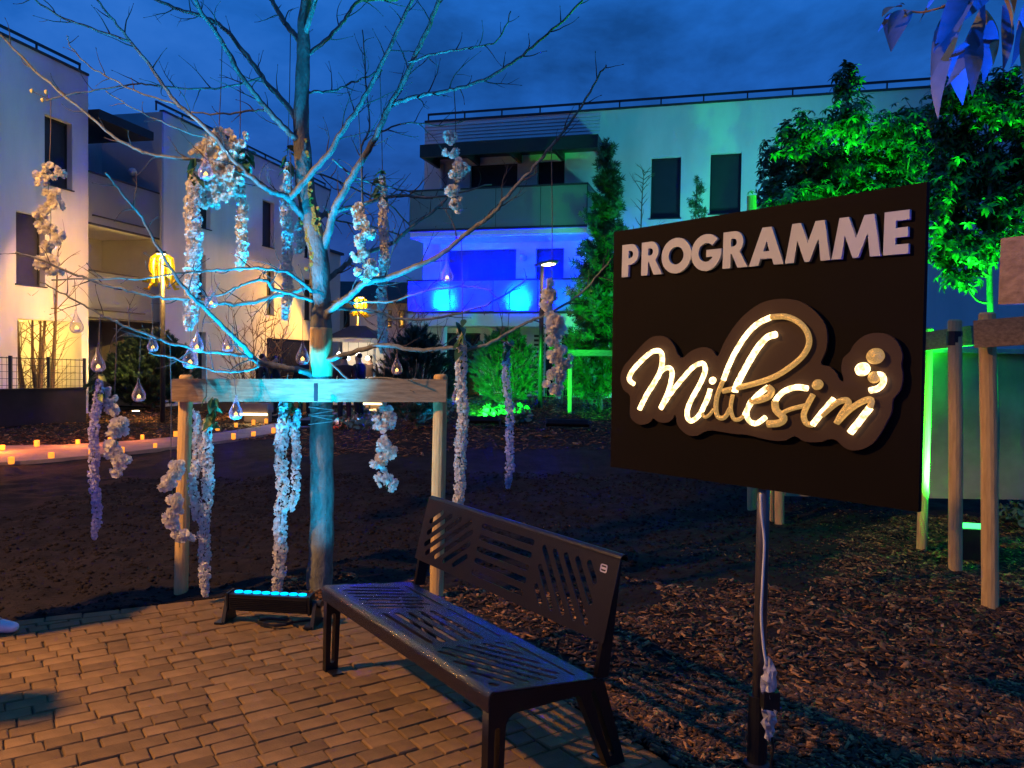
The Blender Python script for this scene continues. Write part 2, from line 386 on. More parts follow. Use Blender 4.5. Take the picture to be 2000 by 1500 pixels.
gx = axis([(-600, -100, 100), (-100, -20, 10), (-20, -7, 0.4), (-7, 6.5, 0.075), (6.5, 20, 0.5), (20, 100, 10), (100, 601, 100)])
gy = axis([(-200, -10, 40), (-10, 2, 0.6), (2, 11, 0.07), (11, 30, 0.22), (30, 100, 10), (100, 801, 100)])
GX, GY = np.meshgrid(gx, gy); nx, ny = len(gx), len(gy)
gv = np.stack([GX.ravel(), GY.ravel(), gz(GX.ravel(), GY.ravel())], 1)
ii = (np.arange(ny - 1)[:, None] * nx + np.arange(nx - 1)[None]).ravel()
gf = np.stack([ii, ii + 1, ii + nx + 1, ii + nx], 1)
g = scatter('ground', gv, gf.tolist(), np.zeros((1, 3)), np.eye(3)[None], np.ones(1), M['soil'], smooth=True); tag(g, kind='structure')

# paving: one bed, each setting stone a part of it
def clip(poly, p, n):
    out = []
    for i in range(len(poly)):
        a, b = V(poly[i]), V(poly[(i + 1) % len(poly)]); da, db = np.dot(a - p, n), np.dot(b - p, n)
        if da <= 0: out.append(a)
        if da * db < 0: out.append(a + (b - a) * (da / (da - db)))
    return out
pp = [V((-5.6, -1.2)), V((4.2, -1.2)), V((4.2, 8)), V((-5.6, 8))]
pp = clip(pp, EA, EN); pp = clip(pp, (BO + BW * EDGE_B)[:2], BW[:2])
pav = raw('pavement', [(p[0], p[1], -0.014) for p in pp] + [(p[0], p[1], -0.10) for p in pp],
          [tuple(range(len(pp)))] + [(i, i + len(pp), (i + 1) % len(pp) + len(pp), (i + 1) % len(pp)) for i in range(len(pp))], M['joint'])
tag(pav, kind='structure'); ORG[pav.name] = V((0, 0, 0))
def stone_geo(poly, h=0.0):
    poly = [V(p) for p in poly]; c = sum(poly) / len(poly); k = len(poly); vs = []; 
    def ins(p, d): q = p - c; l = np.linalg.norm(q); return c + q * max(0.2, (l - d) / l)
    for z, d in ((-0.07, 0.0), (-0.007, 0.0), (-0.001, 0.0055), (0.0, 0.010)):
        for p in poly:
            q = ins(p, d); vs.append((q[0], q[1], z + h))
    fs = [tuple(range(3 * k, 4 * k))]
    for r in range(3):
        for i in range(k): j = (i + 1) % k; fs.append((r * k + i, r * k + j, (r + 1) * k + j, (r + 1) * k + i))
    return vs, fs
stones = []                                                                  # (polygon, whole-stone key or None)
row_h = 0.106; gapw = 0.005
for r in range(-16, 51):
    a0 = r * row_h; b = -4.6 + rng.random() * 0.2
    while b < EDGE_B:
        w = float(rng.choice([0.11, 0.145, 0.175, 0.205], p=[0.2, 0.3, 0.3, 0.2])); b2 = min(b + w, EDGE_B)
        if EDGE_B - b2 < 0.06: b2 = EDGE_B
        j = lambda: (rng.random() - 0.5) * 0.008
        q = [(a0 + gapw / 2 + j(), b + gapw / 2 + j()), (a0 + row_h - gapw / 2 + j(), b + gapw / 2 + j()), (a0 + row_h - gapw / 2 + j(), b2 - gapw / 2 + j()), (a0 + gapw / 2 + j(), b2 - gapw / 2 + j())]
        xy = [bxy(*t)[:2] for t in q]
        d_in = [np.dot(t - EA, EN) for t in xy]
        if min(d_in) < -0.115 and xy[0][1] > -0.5:
            if max(d_in) > -0.112: xy = clip(xy, EA - EN * 0.112, EN)
            c = sum(xy) / len(xy)
            if len(xy) >= 3 and (c[0] + 1.36) ** 2 + (c[1] - 5.75) ** 2 > 0.40 ** 2 and c[0] < 3.2:
                stones.append(xy)
        b = b2
s = -2.5
while s < 2.45:                                                              # border course along the soil
    w = 0.2 + rng.random() * 0.03; c0 = EA + ED * s; c1 = EA + ED * (s + w - 0.006)
    q = [c0 - EN * 0.006, c1 - EN * 0.006, c1 - EN * 0.108, c0 - EN * 0.108]
    c = sum(q) / 4
    if (c[0] - BO[0]) * BW[0] + (c[1] - BO[1]) * BW[1] < EDGE_B: stones.append(q[::-1])
    s += w
def seen_px(c):
    d = V((c[0], c[1], 0)) - CAM; t = d @ FWD
    if t < 0.5: return -1
    x, y = CX + F * (d @ RT) / t, CY - F * (d @ UP) / t
    return 1 / t if (-60 < x < 2060 and y < 1570) else -1
stones.sort(key=lambda q: -seen_px(sum(q) / len(q)))
rest_v, rest_f = [], []
for i, q in enumerate(stones):
    c = sum(q) / len(q); area = 0.5 * sum(q[k][0] * q[(k + 1) % len(q)][1] - q[(k + 1) % len(q)][0] * q[k][1] for k in range(len(q)))
    if area < 0: q = q[::-1]
    h = (rng.random() - 0.5) * 0.008
    if i < 300:
        vs, fs = stone_geo([t - c for t in q])
        me = bpy.data.meshes.new('paving_stone'); me.from_pydata(vs, [], fs); me.materials.append(M['paver']); me.update()
        o = bpy.data.objects.new('paving_stone', me); COL.objects.link(o); o.parent = pav
        o.location = (c[0], c[1], h); o.rotation_euler = ((rng.random() - .5) * 0.02, (rng.random() - .5) * 0.02, 0)
    else:
        vs, fs = stone_geo(q, h); n = len(rest_v); rest_v += vs; rest_f += [tuple(n + k for k in f) for f in fs]
o = raw('paving_stones', rest_v, rest_f, M['paver'], pav); tag(o, kind='stuff')

# candle-lit path
pa = [(-140, 924, 888), (0, 908, 874), (120, 899, 872), (250, 886, 864), (340, 876, 856), (420, 866, 848), (500, 855, 835), (560, 844, 824), (620, 832, 812), (700, 816, 800), (760, 806, 794)]
near = [ground_pt(x, y0) for x, y0, y1 in pa]; far = [ground_pt(x + 8, y1) for x, y0, y1 in pa]
pv, pf = [], []
for k in range(len(pa) - 1):
    for q in range(8):
        t = q / 8; pv += [near[k] * (1 - t) + near[k + 1] * t + V((0, 0, 0.035)), far[k] * (1 - t) + far[k + 1] * t + V((0, 0, 0.035))]
pv += [near[-1] + V((0, 0, 0.035)), far[-1] + V((0, 0, 0.035))]
n = len(pv); pv += [p - V((0, 0, 0.12)) for p in pv]
for k in range(0, n - 2, 2): pf += [(k, k + 2, k + 3, k + 1), (k, k + n, k + n + 2, k + 2), (k + 1, k + 3, k + n + 3, k + n + 1)]
o = raw('path', pv, pf, M['path']); tag(o, kind='structure')

# bark mulch: tens of thousands of chips nobody could count
ct = [(-.5, -.45, -.5), (.5, -.3, -.5), (.42, .5, -.5), (-.4, .38, -.5), (-.42, -.35, .5), (.4, -.25, .5), (.32, .4, .5), (-.3, .3, .5)]
cf = [(3, 2, 1, 0), (4, 5, 6, 7), (0, 1, 5, 4), (1, 2, 6, 5), (2, 3, 7, 6), (3, 0, 4, 7)]
def chips(name, P, lo, hi, probs, lift=0.012):
    N = len(P); ln = lo + (hi - lo) * rng.random(N) ** 1.8
    sc = np.stack([ln, ln * (0.16 + 0.32 * rng.random(N)), 0.003 + 0.006 * rng.random(N)], 1)
    yaw = rng.random(N) * 6.283; tx = rng.normal(0, .28, N); ty = rng.normal(0, .22, N)
    cy, sy, cx_, sx_, cz, sz = np.cos(ty), np.sin(ty), np.cos(tx), np.sin(tx), np.cos(yaw), np.sin(yaw)
    Rz = np.zeros((N, 3, 3)); Rz[:, 0, 0] = cz; Rz[:, 0, 1] = -sz; Rz[:, 1, 0] = sz; Rz[:, 1, 1] = cz; Rz[:, 2, 2] = 1
    Rx = np.zeros((N, 3, 3)); Rx[:, 0, 0] = 1; Rx[:, 1, 1] = cx_; Rx[:, 1, 2] = -sx_; Rx[:, 2, 1] = sx_; Rx[:, 2, 2] = cx_
    Ry = np.zeros((N, 3, 3)); Ry[:, 1, 1] = 1; Ry[:, 0, 0] = cy; Ry[:, 0, 2] = sy; Ry[:, 2, 0] = -sy; Ry[:, 2, 2] = cy
    P = np.c_[P, gz(P[:, 0], P[:, 1]) + lift * rng.random(N)]
    o = scatter(name, ct, cf, P, Rz @ Ry @ Rx, sc, M['chip'], mi=rng.choice(3, N, p=probs)); return tag(o, kind='stuff')
def pick(x0, x1, y0, y1, N, keep):
    x = x0 + (x1 - x0) * rng.random(N); y = y0 + (y1 - y0) * rng.random(N); k = keep(x, y); return np.stack([x[k], y[k]], 1)
def off_edge(x, y): return (x - BO[0]) * BW[0] + (y - BO[1]) * BW[1] - EDGE_B
def near_mulch(x, y):
    lim = 5.75 + 0.9 * vnoise(x, y, 0.8, 5) + 0.5 * vnoise(x, y, 0.25, 6)
    lim = lim + np.where(x > 2.2, (x - 2.2) * 1.6, 0) - np.where(x < 0.2, (0.2 - x) * 0.15, 0)
    return (off_edge(x, y) > -0.01) & (y < lim) & (np.abs(x) < y * 0.72 + 0.3)
chips('bark_mulch', np.concatenate([pick(-1.4, 5.2, 2.4, 4.2, 62000, near_mulch), pick(-1.4, 6.5, 4.2, 9, 56000, near_mulch), pick(-1.75, -0.98, 5.35, 6.1, 700, lambda x, y: ~paved(x, y))]), 0.015, 0.085, [0.56, 0.32, 0.12])
def mid_mulch(x, y): return (off_edge(x, y) > 0) & ~near_mulch(x, y) & (vnoise(x, y, 0.9, 8) + 0.12 * (x - 2) > 0.1) & (np.abs(x) < y * .72)
chips('mulch_scatter', pick(-1.5, 7, 4.5, 9.5, 9000, mid_mulch), 0.015, 0.05, [0.7, 0.24, 0.06])
def far_mulch(x, y):
    edge = 12.4 + 1.2 * vnoise(x, y, 1.5, 9) - 0.1 * x
    left = (y > 0.10 * (x + 8) * 4 + 14.6) & (x < -3.6)
    return ((x > -4.0) & (y > edge) | left) & (np.abs(x) < y * .7)
chips('mulch_bank', pick(-15, 8, 11, 24, 42000, far_mulch), 0.05, 0.15, [0.60, 0.32, 0.08], 0.03)
# clods on the bare soil
P = pick(-5.2, 6, 4.4, 11, 26000, lambda x, y: (~paved(x, y)) & ~near_mulch(x, y) & (np.abs(x) < y * .72))
ov = [(1, 0, 0), (-.9, .2, 0), (0, 1, .1), (.1, -1, 0), (0, .1, .7), (0, 0, -.6)]; of = [(0, 2, 4), (2, 1, 4), (1, 3, 4), (3, 0, 4), (2, 0, 5), (1, 2, 5), (3, 1, 5), (0, 3, 5)]
N = len(P); a = rng.random(N) * 6.28; Rz = np.zeros((N, 3, 3)); Rz[:, 0, 0] = np.cos(a); Rz[:, 0, 1] = -np.sin(a); Rz[:, 1, 0] = np.sin(a); Rz[:, 1, 1] = np.cos(a); Rz[:, 2, 2] = 1
tag(scatter('soil_clods', ov, of, np.c_[P, gz(P[:, 0], P[:, 1])], Rz, 0.006 + 0.026 * rng.random(N) ** 3, M['soil']), kind='stuff')

# ================================================================== BUILDINGS
Z = V((0, 0, 1))
class Face:
    def __init__(s, p0, p1):
        s.o = V((p0[0], p0[1], 0)); d = V((p1[0] - p0[0], p1[1] - p0[1], 0)); s.L = np.linalg.norm(d); s.u = d / s.L
        s.n = V((s.u[1], -s.u[0], 0))                                        # outward
    def uz(s, x, y, off=0.0):
        p = at_plane(x, y, s.o + s.n * off, s.n) - s.o; return float(p @ s.u), float(p[2])
    def rect(s, x0, y0, x1, y1, off=0.0):
        a, b = s.uz(x0, y0, off); c, d = s.uz(x1, y1, off); return (a, d, c, b)    # u0, z0, u1, z1
    def p(s, u, z, off=0.0): return s.o + s.u * u + Z * z + s.n * off
    def box(s, mb, u0, u1, z0, z1, o0, o1):
        return mb.hexa([s.p(u0, z0, o0), s.p(u1, z0, o0), s.p(u1, z0, o1), s.p(u0, z0, o1)], [s.p(u0, z1, o0), s.p(u1, z1, o0), s.p(u1, z1, o1), s.p(u0, z1, o1)])
def wall(face, mb, u0, u1, z0, z1, holes, rev=0.2, back=True):
    us = sorted({u0, u1} | {h[0] for h in holes} | {h[2] for h in holes}); zs = sorted({z0, z1} | {h[1] for h in holes} | {h[3] for h in holes})
    us = [u for u in us if u0 <= u <= u1]; zs = [z for z in zs if z0 <= z <= z1]
    for i in range(len(us) - 1):
        for j in range(len(zs) - 1):
            cu, cz = (us[i] + us[i + 1]) / 2, (zs[j] + zs[j + 1]) / 2
            if any(h[0] < cu < h[2] and h[1] < cz < h[3] for h in holes): continue
            mb.poly([face.p(us[i], zs[j]), face.p(us[i + 1], zs[j]), face.p(us[i + 1], zs[j + 1]), face.p(us[i], zs[j + 1])])
    for a, b, c, d in holes:
        q = [(a, b), (c, b), (c, d), (a, d)]
        for k in range(4):
            (ua, za), (ub, zb) = q[k], q[(k + 1) % 4]
            mb.poly([face.p(ua, za), face.p(ub, zb), face.p(ub, zb, -rev), face.p(ua, za, -rev)])
def window(face, parent, h, depth=0.16, fill='shutter', frame=0.05):
    a, b, c, d = h; mb = MB()
    for q in ((a, a + frame, b, d), (c - frame, c, b, d)): face.box(mb, q[0], q[1], q[2], q[3], -depth - .05, -depth)
    for q in ((b, b + frame), (d - frame, d)): face.box(mb, a + frame, c - frame, q[0], q[1], -depth - .05, -depth)
    w = mb.build('window', M['anthracite'], parent); sl = MB(); face.box(sl, a - .04, c + .04, b - .035, b - .003, -depth, .045); sl.build('sill', M['railing'], w)
    mb = MB(); face.box(mb, a + frame, c - frame, b + frame, d - frame, -depth - .04, -depth - .02); mb.build('shutter' if fill == 'shutter' else 'pane', M[fill], w)
    return w

# --- left apartment block
A0 = gp(318, 218, 9.2); A1 = gp(645, 373, 9.2); FL = Face(A0, A1)
bl = thing('apartment_building', 'long pale three-storey apartment block with stacked recessed balconies behind the bare tree', 'building', (A0[0], A0[1], 0))
u172 = FL.uz(172, 150)[0]; uN = -15.0; uF = FL.uz(645, 373)[0]; HR = 9.2
rows_near = [FL.rect(87, 222, 141, 372), FL.rect(31, 411, 88, 560)]
porch = FL.rect(34, 622, 171, 790); porch = (porch[0], 0.0, u172 - 0.25, porch[3])
mb = MB(); wall(FL, mb, uN, u172, 0, HR, rows_near + [porch], 0.22)
FL.box(mb, uN, u172, HR - .01, HR + .0, -9, -0.001); mb.poly([FL.p(u172, 0), FL.p(u172, 0, -2.2), FL.p(u172, HR, -2.2), FL.p(u172, HR)])
mb.poly([FL.p(uN, 0), FL.p(uN, HR), FL.p(uN, HR, -9), FL.p(uN, 0, -9)])
mb.build('wall', M['render'], bl)
for h in rows_near: window(FL, bl, h)
# porch interior
mb = MB(); FL.box(mb, porch[0], porch[2], 0, porch[3] + .1, -2.6, -2.5); FL.box(mb, porch[0], porch[2], porch[3], porch[3] + .1, -2.5, -0.22); mb.build('porch_wall', M['render_cream'], bl)
mb = MB(); FL.box(mb, porch[0] + .05, porch[0] + 1.0, 0, 2.1, -2.49, -2.45); mb.build('door', M['anthracite'], bl)
far_h = [FL.rect(383, 362, 411, 449), FL.rect(513, 389, 535, 485), FL.rect(595, 462, 607, 505), FL.rect(386, 495, 402, 584), FL.rect(521, 527, 535, 615), FL.rect(595, 544, 610, 625), FL.rect(387, 648, 402, 742)]
big = FL.rect(521, 660, 612, 742); far_h = [(a, b, c, d) for a, b, c, d in far_h]
mb = MB(); wall(FL, mb, 0, uF, 0, HR, far_h + [(big[0], 0.02, big[2], big[3])], 0.2)
FL.box(mb, 0, uF, HR - .01, HR, -9, -0.001); mb.poly([FL.p(uF, 0), FL.p(uF, 0, -9), FL.p(uF, HR, -9), FL.p(uF, HR)])
mb.build('wall', M['render'], bl)
for h in far_h: window(FL, bl, h)
window(FL, bl, (big[0], 0.02, big[2], big[3]), fill='pane')
# recess between the two wall stretches
mb = MB(); mb.poly([FL.p(0, 0), FL.p(0, HR), FL.p(0, HR, -2.2), FL.p(0, 0, -2.2)]); FL.box(mb, u172, 0, 0, 8.9, -2.4, -2.2); mb.build('recess_wall', M['grey_render'], bl)
g2 = FL.rect(173, 338, 312, 455); lv = []
for (xt, yt, xb, yb) in ((240, 357, 240, 440), (240, 539, 240, 615)):
    zt = FL.uz(xt, yt)[1]; zb = FL.uz(xb, yb)[1]; lv.append((zb, zt))
for zb, zt in lv:
    mb = MB(); FL.box(mb, u172 + .003, -.003, zb - .14, zb + .10, -2.195, -0.06); mb.build('balcony_floor', M['white_slab'], bl)
    gpz = MB(); FL.box(gpz, u172 + .02, -.02, zb - .12, zt, -0.045, -0.015); gd = gpz.build('balcony_guard', M['frosted'], bl)
    mb = MB(); FL.box(mb, u172 + .01, -.01, zt, zt + .05, -0.06, 0.0); FL.box(mb, u172 + .01, -.01, zb - .18, zb - .125, -0.05, 0.0); mb.build('handrail', M['railing'], gd)
for z0, z1 in ((lv[0][0] + .1, lv[0][0] + 2.5), (lv[1][0] + .1, lv[1][0] + 2.4), (0.02, lv[1][0] - .3)):
    window(FL, bl, (u172 + .2, z0, -0.9, z1), depth=2.05, fill='pane')
mb = MB(); FL.box(mb, u172 + .003, -.9, 8.05, 8.3, -2.19, 0.35); mb.build('canopy', M['anthracite'], bl)
gb = MB(); c = FL.p(-0.004, 7.35, -1.0); gb.lathe([(0.001, -.13), (.09, -.1), (.14, 0), (.09, .1), (.001, .13)], c - FL.u * .1, 12); gb.build('wall_light', M['globe'], bl, smooth=True)
def roof_rail(face, parent, u0, u1, zr, n, off=-0.25):
    mb = MB(); face.box(mb, u0, u1, zr + .30, zr + .36, off - .03, off + .03); face.box(mb, u0, u1, zr + .003, zr + .06, -0.12, 0.04)
    for k in range(n + 1):
        u = u0 + (u1 - u0 - .04) * k / n; face.box(mb, u, u + .04, zr + .06, zr + .30, off - .02, off + .02)
    mb.build('roof_railing', M['railing'], parent)
roof_rail(FL, bl, uN, u172, HR, 8); roof_rail(FL, bl, 0, uF, HR, 9)
mb = MB(); FL.box(mb, u172, 0, 9.15, 9.2, -2.45, -2.4); FL.box(mb, u172, 0, 8.901, 9.151, -2.4, -2.35); mb.build('roof_edge', M['railing'], bl)
mb = MB(); FL.box(mb, -0.16, -0.08, 0, HR - .3, 0.01, 0.09); mb.build('downpipe', M['grey_render'], bl)
# lower end wing
u680 = FL.uz(680, 500)[0]; zw = FL.uz(660, 492)[1]
mb = MB(); FL.box(mb, uF + .02, u680, 0, zw, -6, -0.4); mb.build('end_wing', M['render_cream'], bl)
mb = MB(); FL.box(mb, uF + .02, u680 + .2, zw + .003, zw + .12, -6, -0.3); mb.build('wing_roof', M['railing'], bl)

# --- right apartment block
B0 = gp(830, 240, 9.2); B1 = gp(1800, 173, 9.2); FR = Face(B0, B1)
br = thing('apartment_building', 'white apartment block with blue-lit glass balcony and dark canopy behind the sign', 'building', (B0[0], B0[1], 0))
hr = [FR.rect(918, 322, 1010, 372), FR.rect(1050, 317, 1102, 372), FR.rect(874, 489, 1007, 560), FR.rect(1047, 487, 1100, 560), FR.rect(1272, 308, 1328, 425), FR.rect(1388, 300, 1446, 416), FR.rect(1600, 290, 1655, 410)]
hr[0] = (hr[0][0], hr[1][1] - .6, hr[0][2], hr[0][3]); hr[1] = (hr[1][0], hr[0][1], hr[1][2], hr[0][3]); hr[2] = (hr[2][0], hr[2][1] - .4, hr[2][2], hr[2][3]); hr[3] = (hr[3][0], hr[2][1], hr[3][2], hr[2][3])
gfl = [FR.rect(870, 650, 936, 770), FR.rect(1064, 652, 1118, 790)]; gfl = [(a, 0.45, c, d) for a, b, c, d in gfl]
uE = FR.uz(2250, 300)[0]
mb = MB(); wall(FR, mb, 0, uE, 0, HR, hr + gfl, 0.2)
mb.poly([FR.p(0, 0), FR.p(0, HR), FR.p(0, HR, -10), FR.p(0, 0, -10)]); FR.box(mb, 0, uE, HR - .01, HR, -10, -0.001)
mb.build('wall', M['render'], br)
for h in hr: window(FR, br, h)
for h in gfl: window(FR, br, h, fill='pane')
roof_rail(FR, br, 0, uE, HR, 16)
# horizontal metal siding at the top of the balcony bay
us = FR.uz(1172, 260)[0]; z_s0 = FR.uz(1000, 285)[1]; mb = MB(); nb = 8; hh = (HR - .05 - z_s0) / nb
for k in range(nb):
    z0 = z_s0 + hh * k
    mb.hexa([FR.p(0.01, z0 + .004, 0.003), FR.p(us, z0 + .004, 0.003), FR.p(us, z0 + .004, 0.035), FR.p(0.01, z0 + .004, 0.035)], [FR.p(0.01, z0 + hh - .02, 0.003), FR.p(us, z0 + hh - .02, 0.003), FR.p(us, z0 + hh - .02, 0.009), FR.p(0.01, z0 + hh - .02, 0.009)])
mb.build('siding', M['siding'], br)
# dark canopy over the top balcony
OC = 1.5
c0 = FR.uz(820, 285, OC); c1 = FR.uz(1168, 262, OC); zc1 = FR.uz(1000, 272, OC)[1]; zc0 = FR.uz(1000, 297, OC)[1]
mb = MB(); FR.box(mb, c0[0], c1[0], zc1 - .10, zc1, 0.04, OC); FR.box(mb, c0[0], c1[0], zc0, zc1 - .10, OC - .12, OC); FR.box(mb, c0[0], c0[0] + .1, zc0, zc1 - .1, 0.04, OC - .12); FR.box(mb, c1[0] - .1, c1[0], zc0, zc1 - .1, 0.04, OC - .12)
for k in range(1, 4):
    u = c0[0] + (c1[0] - c0[0]) * k / 4; FR.box(mb, u, u + .09, zc0 + .02, zc1 - .1, 0.04, OC - .12)
mb.build('canopy', M['anthracite'], br)
# balconies: slab, frosted guard panels with joints, handrail
OB = 1.5
def balcony(x0, x1, yt, yb, xm, soffit):
    u0 = FR.uz(x0, (yt + yb) / 2, OB)[0]; u1 = FR.uz(x1, (yt + yb) / 2, OB)[0]; zt = FR.uz(xm, yt, OB)[1]; zb = FR.uz(xm, yb, OB)[1]
    b = MB(); FR.box(b, u0, u1, zb - soffit, zb + .04, 0.004, OB - .08); sl = b.build('balcony_floor', M['white_slab'], br)
    npan = 4; w = (u1 - u0) / npan
    for k in range(npan):
        p = MB(); FR.box(p, u0 + w * k + .012, u0 + w * (k + 1) - .012, zb + .02, zt - .05, OB - .03, OB); p.build('balcony_guard', M['frosted'], br)
    for ux in (u0, u1):
        p = MB(); FR.box(p, ux - .015, ux + .015, zb + .06, zt - .05, 0.01, OB - .05); p.build('balcony_guard', M['frosted'], br)
    b = MB(); FR.box(b, u0 - .03, u1 + .03, zt - .048, zt, OB - .05, OB + .02); FR.box(b, u0 - .02, u1 + .02, zb - .05, zb + .018, OB - .05, OB + .02)
    for ux in (u0, u1): FR.box(b, ux - .03, ux + .03, zt - .048, zt, 0.01, OB - .052)
    for k in range(npan + 1): u = u0 + (u1 - u0) * k / npan; FR.box(b, u - .011, u + .011, zb + .02, zt - .05, OB - .07, OB - .032)
    b.build('handrail', M['railing'], br)
    return u0, u1, zb, zt
b2 = balcony(800, 1146, 363, 444, 1000, 0.22); b1 = balcony(796, 1140, 545, 609, 950, 0.42)
mb = MB()
for x in (866, 1090):
    u = FR.uz(x, 680, OB - .2)[0]; mb.tube([FR.p(u, 0.2, OB - .25), FR.p(u, b1[2] - .43, OB - .25)], 0.09, 12)
mb.build('column', M['white_slab'], br, smooth=True)
mb = MB(); u = FR.uz(866, 330)[0]; mb.tube([FR.p(u, b2[2] + .05, .1), FR.p(u, zc0 + .1, .1)], .07, 10); mb.tube([FR.p(u, b1[2] + .05, .1), FR.p(u, b2[2] - .24, .1)], .07, 10); mb.build('downpipe', M['white_slab'], br, smooth=True)
for x in (1024, 1026):
    z = 0.9 if x == 1026 else 0
    gb = MB(); c = FR.p(FR.uz(x, 330)[0], (b1[2] if z else b2[2]) + 1.75, .09); gb.lathe([(0.001, -.11), (.08, -.08), (.11, 0), (.08, .08), (.001, .11)], c, 12); gb.build('wall_light', M['globe'], br, smooth=True)
mb = MB(); h = FR.rect(1044, 650, 1061, 760)
for k in range(14): z = 0.6 + k * (h[3] - .6) / 14; FR.box(mb, h[0], h[2], z, z + .07, 0.01, 0.05)
mb.build('louvre_shutter', M['shutter'], br)
# blue floodlights standing on the lower balcony floor, shining up through the frosted guard
for k, x in enumerate((868, 1012)):
    u = FR.uz(x, 590, OB)[0]; p = FR.p(u, b1[2] + .045, OB - .36)
    t = thing('floodlight', ('small blue floodlight behind the left cyan pool on the balcony glass', 'small blue floodlight behind the right cyan pool on the balcony glass')[k], 'floodlight', p, 'floodlights on the lower balcony')
    MB().box(p + Z * .05, (.2, .12, .08), FR.u, FR.n).build('housing', M['black'], t)
    MB().box(p + Z * .096, (.16, .09, .006), FR.u, FR.n).build('lens', M['blue_led'], t)
    lamp('SPOT', 'flood_beam', p + Z * .12, P_BLUE * 1.1, (0.0, 0.42, 1.0), t, p + Z * .20 + FR.n * .36, .03, 112, 1.0)
    lamp('SPOT', 'side_beam', p + Z * .12, P_BLUE * 8, (0.0, 0.0, 1.0), t, p + Z * .22 + FR.n * .4, .04, 158, .5)
    lamp('SPOT', 'wall_beam', p + Z * .13 - FR.n * .05, P_BLUE * .010, (0.0, 0.0, 1.0), t, p + Z * 3 - FR.n * 1.6, .05, 110, .8)

# --- house with the dark roof in the gap
c = at(735, 600, 40)
hs = thing('house', 'low cream house with a dark roof seen in the gap behind the lamp', 'house', (c[0], 41, 0))
x0, x1, y0 = at(628, 600, 40)[0], at(815, 600, 40)[0], 40.0; ze = at(720, 592, 40)[2]; zr = at(720, 548, 42)[2]
mb = MB(); mb.hexa([(x0, y0, 0), (x1, y0, 0), (x1, y0 + 6, 0), (x0, y0 + 6, 0)], [(x0, y0, ze), (x1, y0, ze), (x1, y0 + 6, ze), (x0, y0 + 6, ze)]); mb.build('wall', M['render_cream'], hs)
mb = MB(); mb.hexa([(x0 - .4, y0 - .5, ze + .004), (x1 + .4, y0 - .5, ze + .004), (x1 + .4, y0 + 6.4, ze + .004), (x0 - .4, y0 + 6.4, ze + .004)], [(x0 + .2, y0 + 2.8, zr), (x1 - .2, y0 + 2.8, zr), (x1 - .2, y0 + 3.2, zr), (x0 + .2, y0 + 3.2, zr)]); mb.build('roof', M['rooftile'], hs)
xa, xb = at(702, 630, 39)[0], at(738, 630, 39)[0]; za, zb = at(720, 645, 39)[2], at(720, 612, 39)[2]
mb = MB(); mb.hexa([(xa, y0 - 1, za), (xb, y0 - 1, za), (xb, y0 - .003, za), (xa, y0 - .003, za)], [(xa, y0 - 1, zb), (xb, y0 - 1, zb), (xb, y0 - .003, zb), (xa, y0 - .003, zb)]); mb.build('balcony', M['white_slab'], hs)
for px in (650, 678, 760, 785):
    a = at(px - 6, 640, 40); b = at(px + 6, 606, 40); w = MB().box(((a[0] + b[0]) / 2, y0 - .01, (a[2] + b[2]) / 2), (b[0] - a[0], .06, b[2] - a[2])).build('window', M['anthracite'], hs)
    MB().box(((a[0] + b[0]) / 2, y0 - .045, (a[2] + b[2]) / 2), (b[0] - a[0] - .1, .006, b[2] - a[2] - .1)).build('pane', M['pane'], w)

# --- rendered boundary wall at the right
fy = 8.95
fw = thing('boundary_wall', 'olive rendered boundary wall with a pale cap behind the timber tree stakes', 'wall', (3.6, fy, 0))
zc = at(1900, 690, fy)[2]
MB().box((7.3, fy + .1, zc / 2 + .1), (8.4, .2, zc - .2)).build('wall_face', M['tarp'], fw)
MB().box((7.3, fy + .06, zc + .025), (8.44, .38, .05)).build('wall_cap', M['cap_green'], fw)

# ================================================================== STREET FURNITURE
def street_lamp(base, h, label, power, head_dir=(0, -1, 0), yellow=False, arm=0.35, size=.12, drum=True, target=None, spot=150, blend=.25):
    base = V(base); t = thing('street_lamp', label, 'street lamp', base, 'street lamps around the garden')
    hd = V(head_dir) / np.linalg.norm(head_dir); top = base + Z * h
    MB().tube([base, base + Z * (h * .5), top], [.06, .055, .045], 10).build('pole', M['railing'], t, smooth=True)
    mb = MB(); e0 = top + hd * arm; mb.box(top + hd * (arm / 2 + .05) + Z * .03, (.22, arm + .5, .05), np.cross(hd, Z), hd, Z); mb.build('lamp_head', M['railing'], t)
    MB().box(e0 - Z * .006, (.18, .34, .02), np.cross(hd, Z), hd, Z).build('lens', M['lamp_glow'], t)
    lamp('SPOT', 'lamp_light', e0 - Z * .04, power, WARM, t, V(target) if target is not None else e0 - Z * 2, size, spot, blend)
    if yellow:
        y = thing('tube_decoration', 'bunch of drooping yellow tubes hung round the ' + yellow, 'decoration', e0 - Z * .05, 'yellow tube decorations on the lamps')
        for k in range(8):
            a = 6.283 * k / 8; d = V((math.cos(a), math.sin(a), 0)); r = .22 + .05 * rng.random(); l = .46 + .2 * rng.random(); kick = .14 + .1 * rng.random()
            pts = [e0 - Z * .04 + d * .05, e0 - Z * .03 + d * r * .6, e0 - Z * .10 + d * r * .95, e0 - Z * .3 + d * r * 1.05, e0 - Z * l + d * r * .95, e0 - Z * (l + .16) + d * (r * .95 + kick * .5), e0 - Z * (l + .15) + d * (r + kick)]
            MB().tube(pts, [.03, .042, .048, .050, .045, .04, .02], 8).build('tube', M['yellow'], y, smooth=True)
        lamp('POINT', 'tube_glow', e0 - Z * .22, 110, (1.0, .80, .12), t, None, .08)
    return t
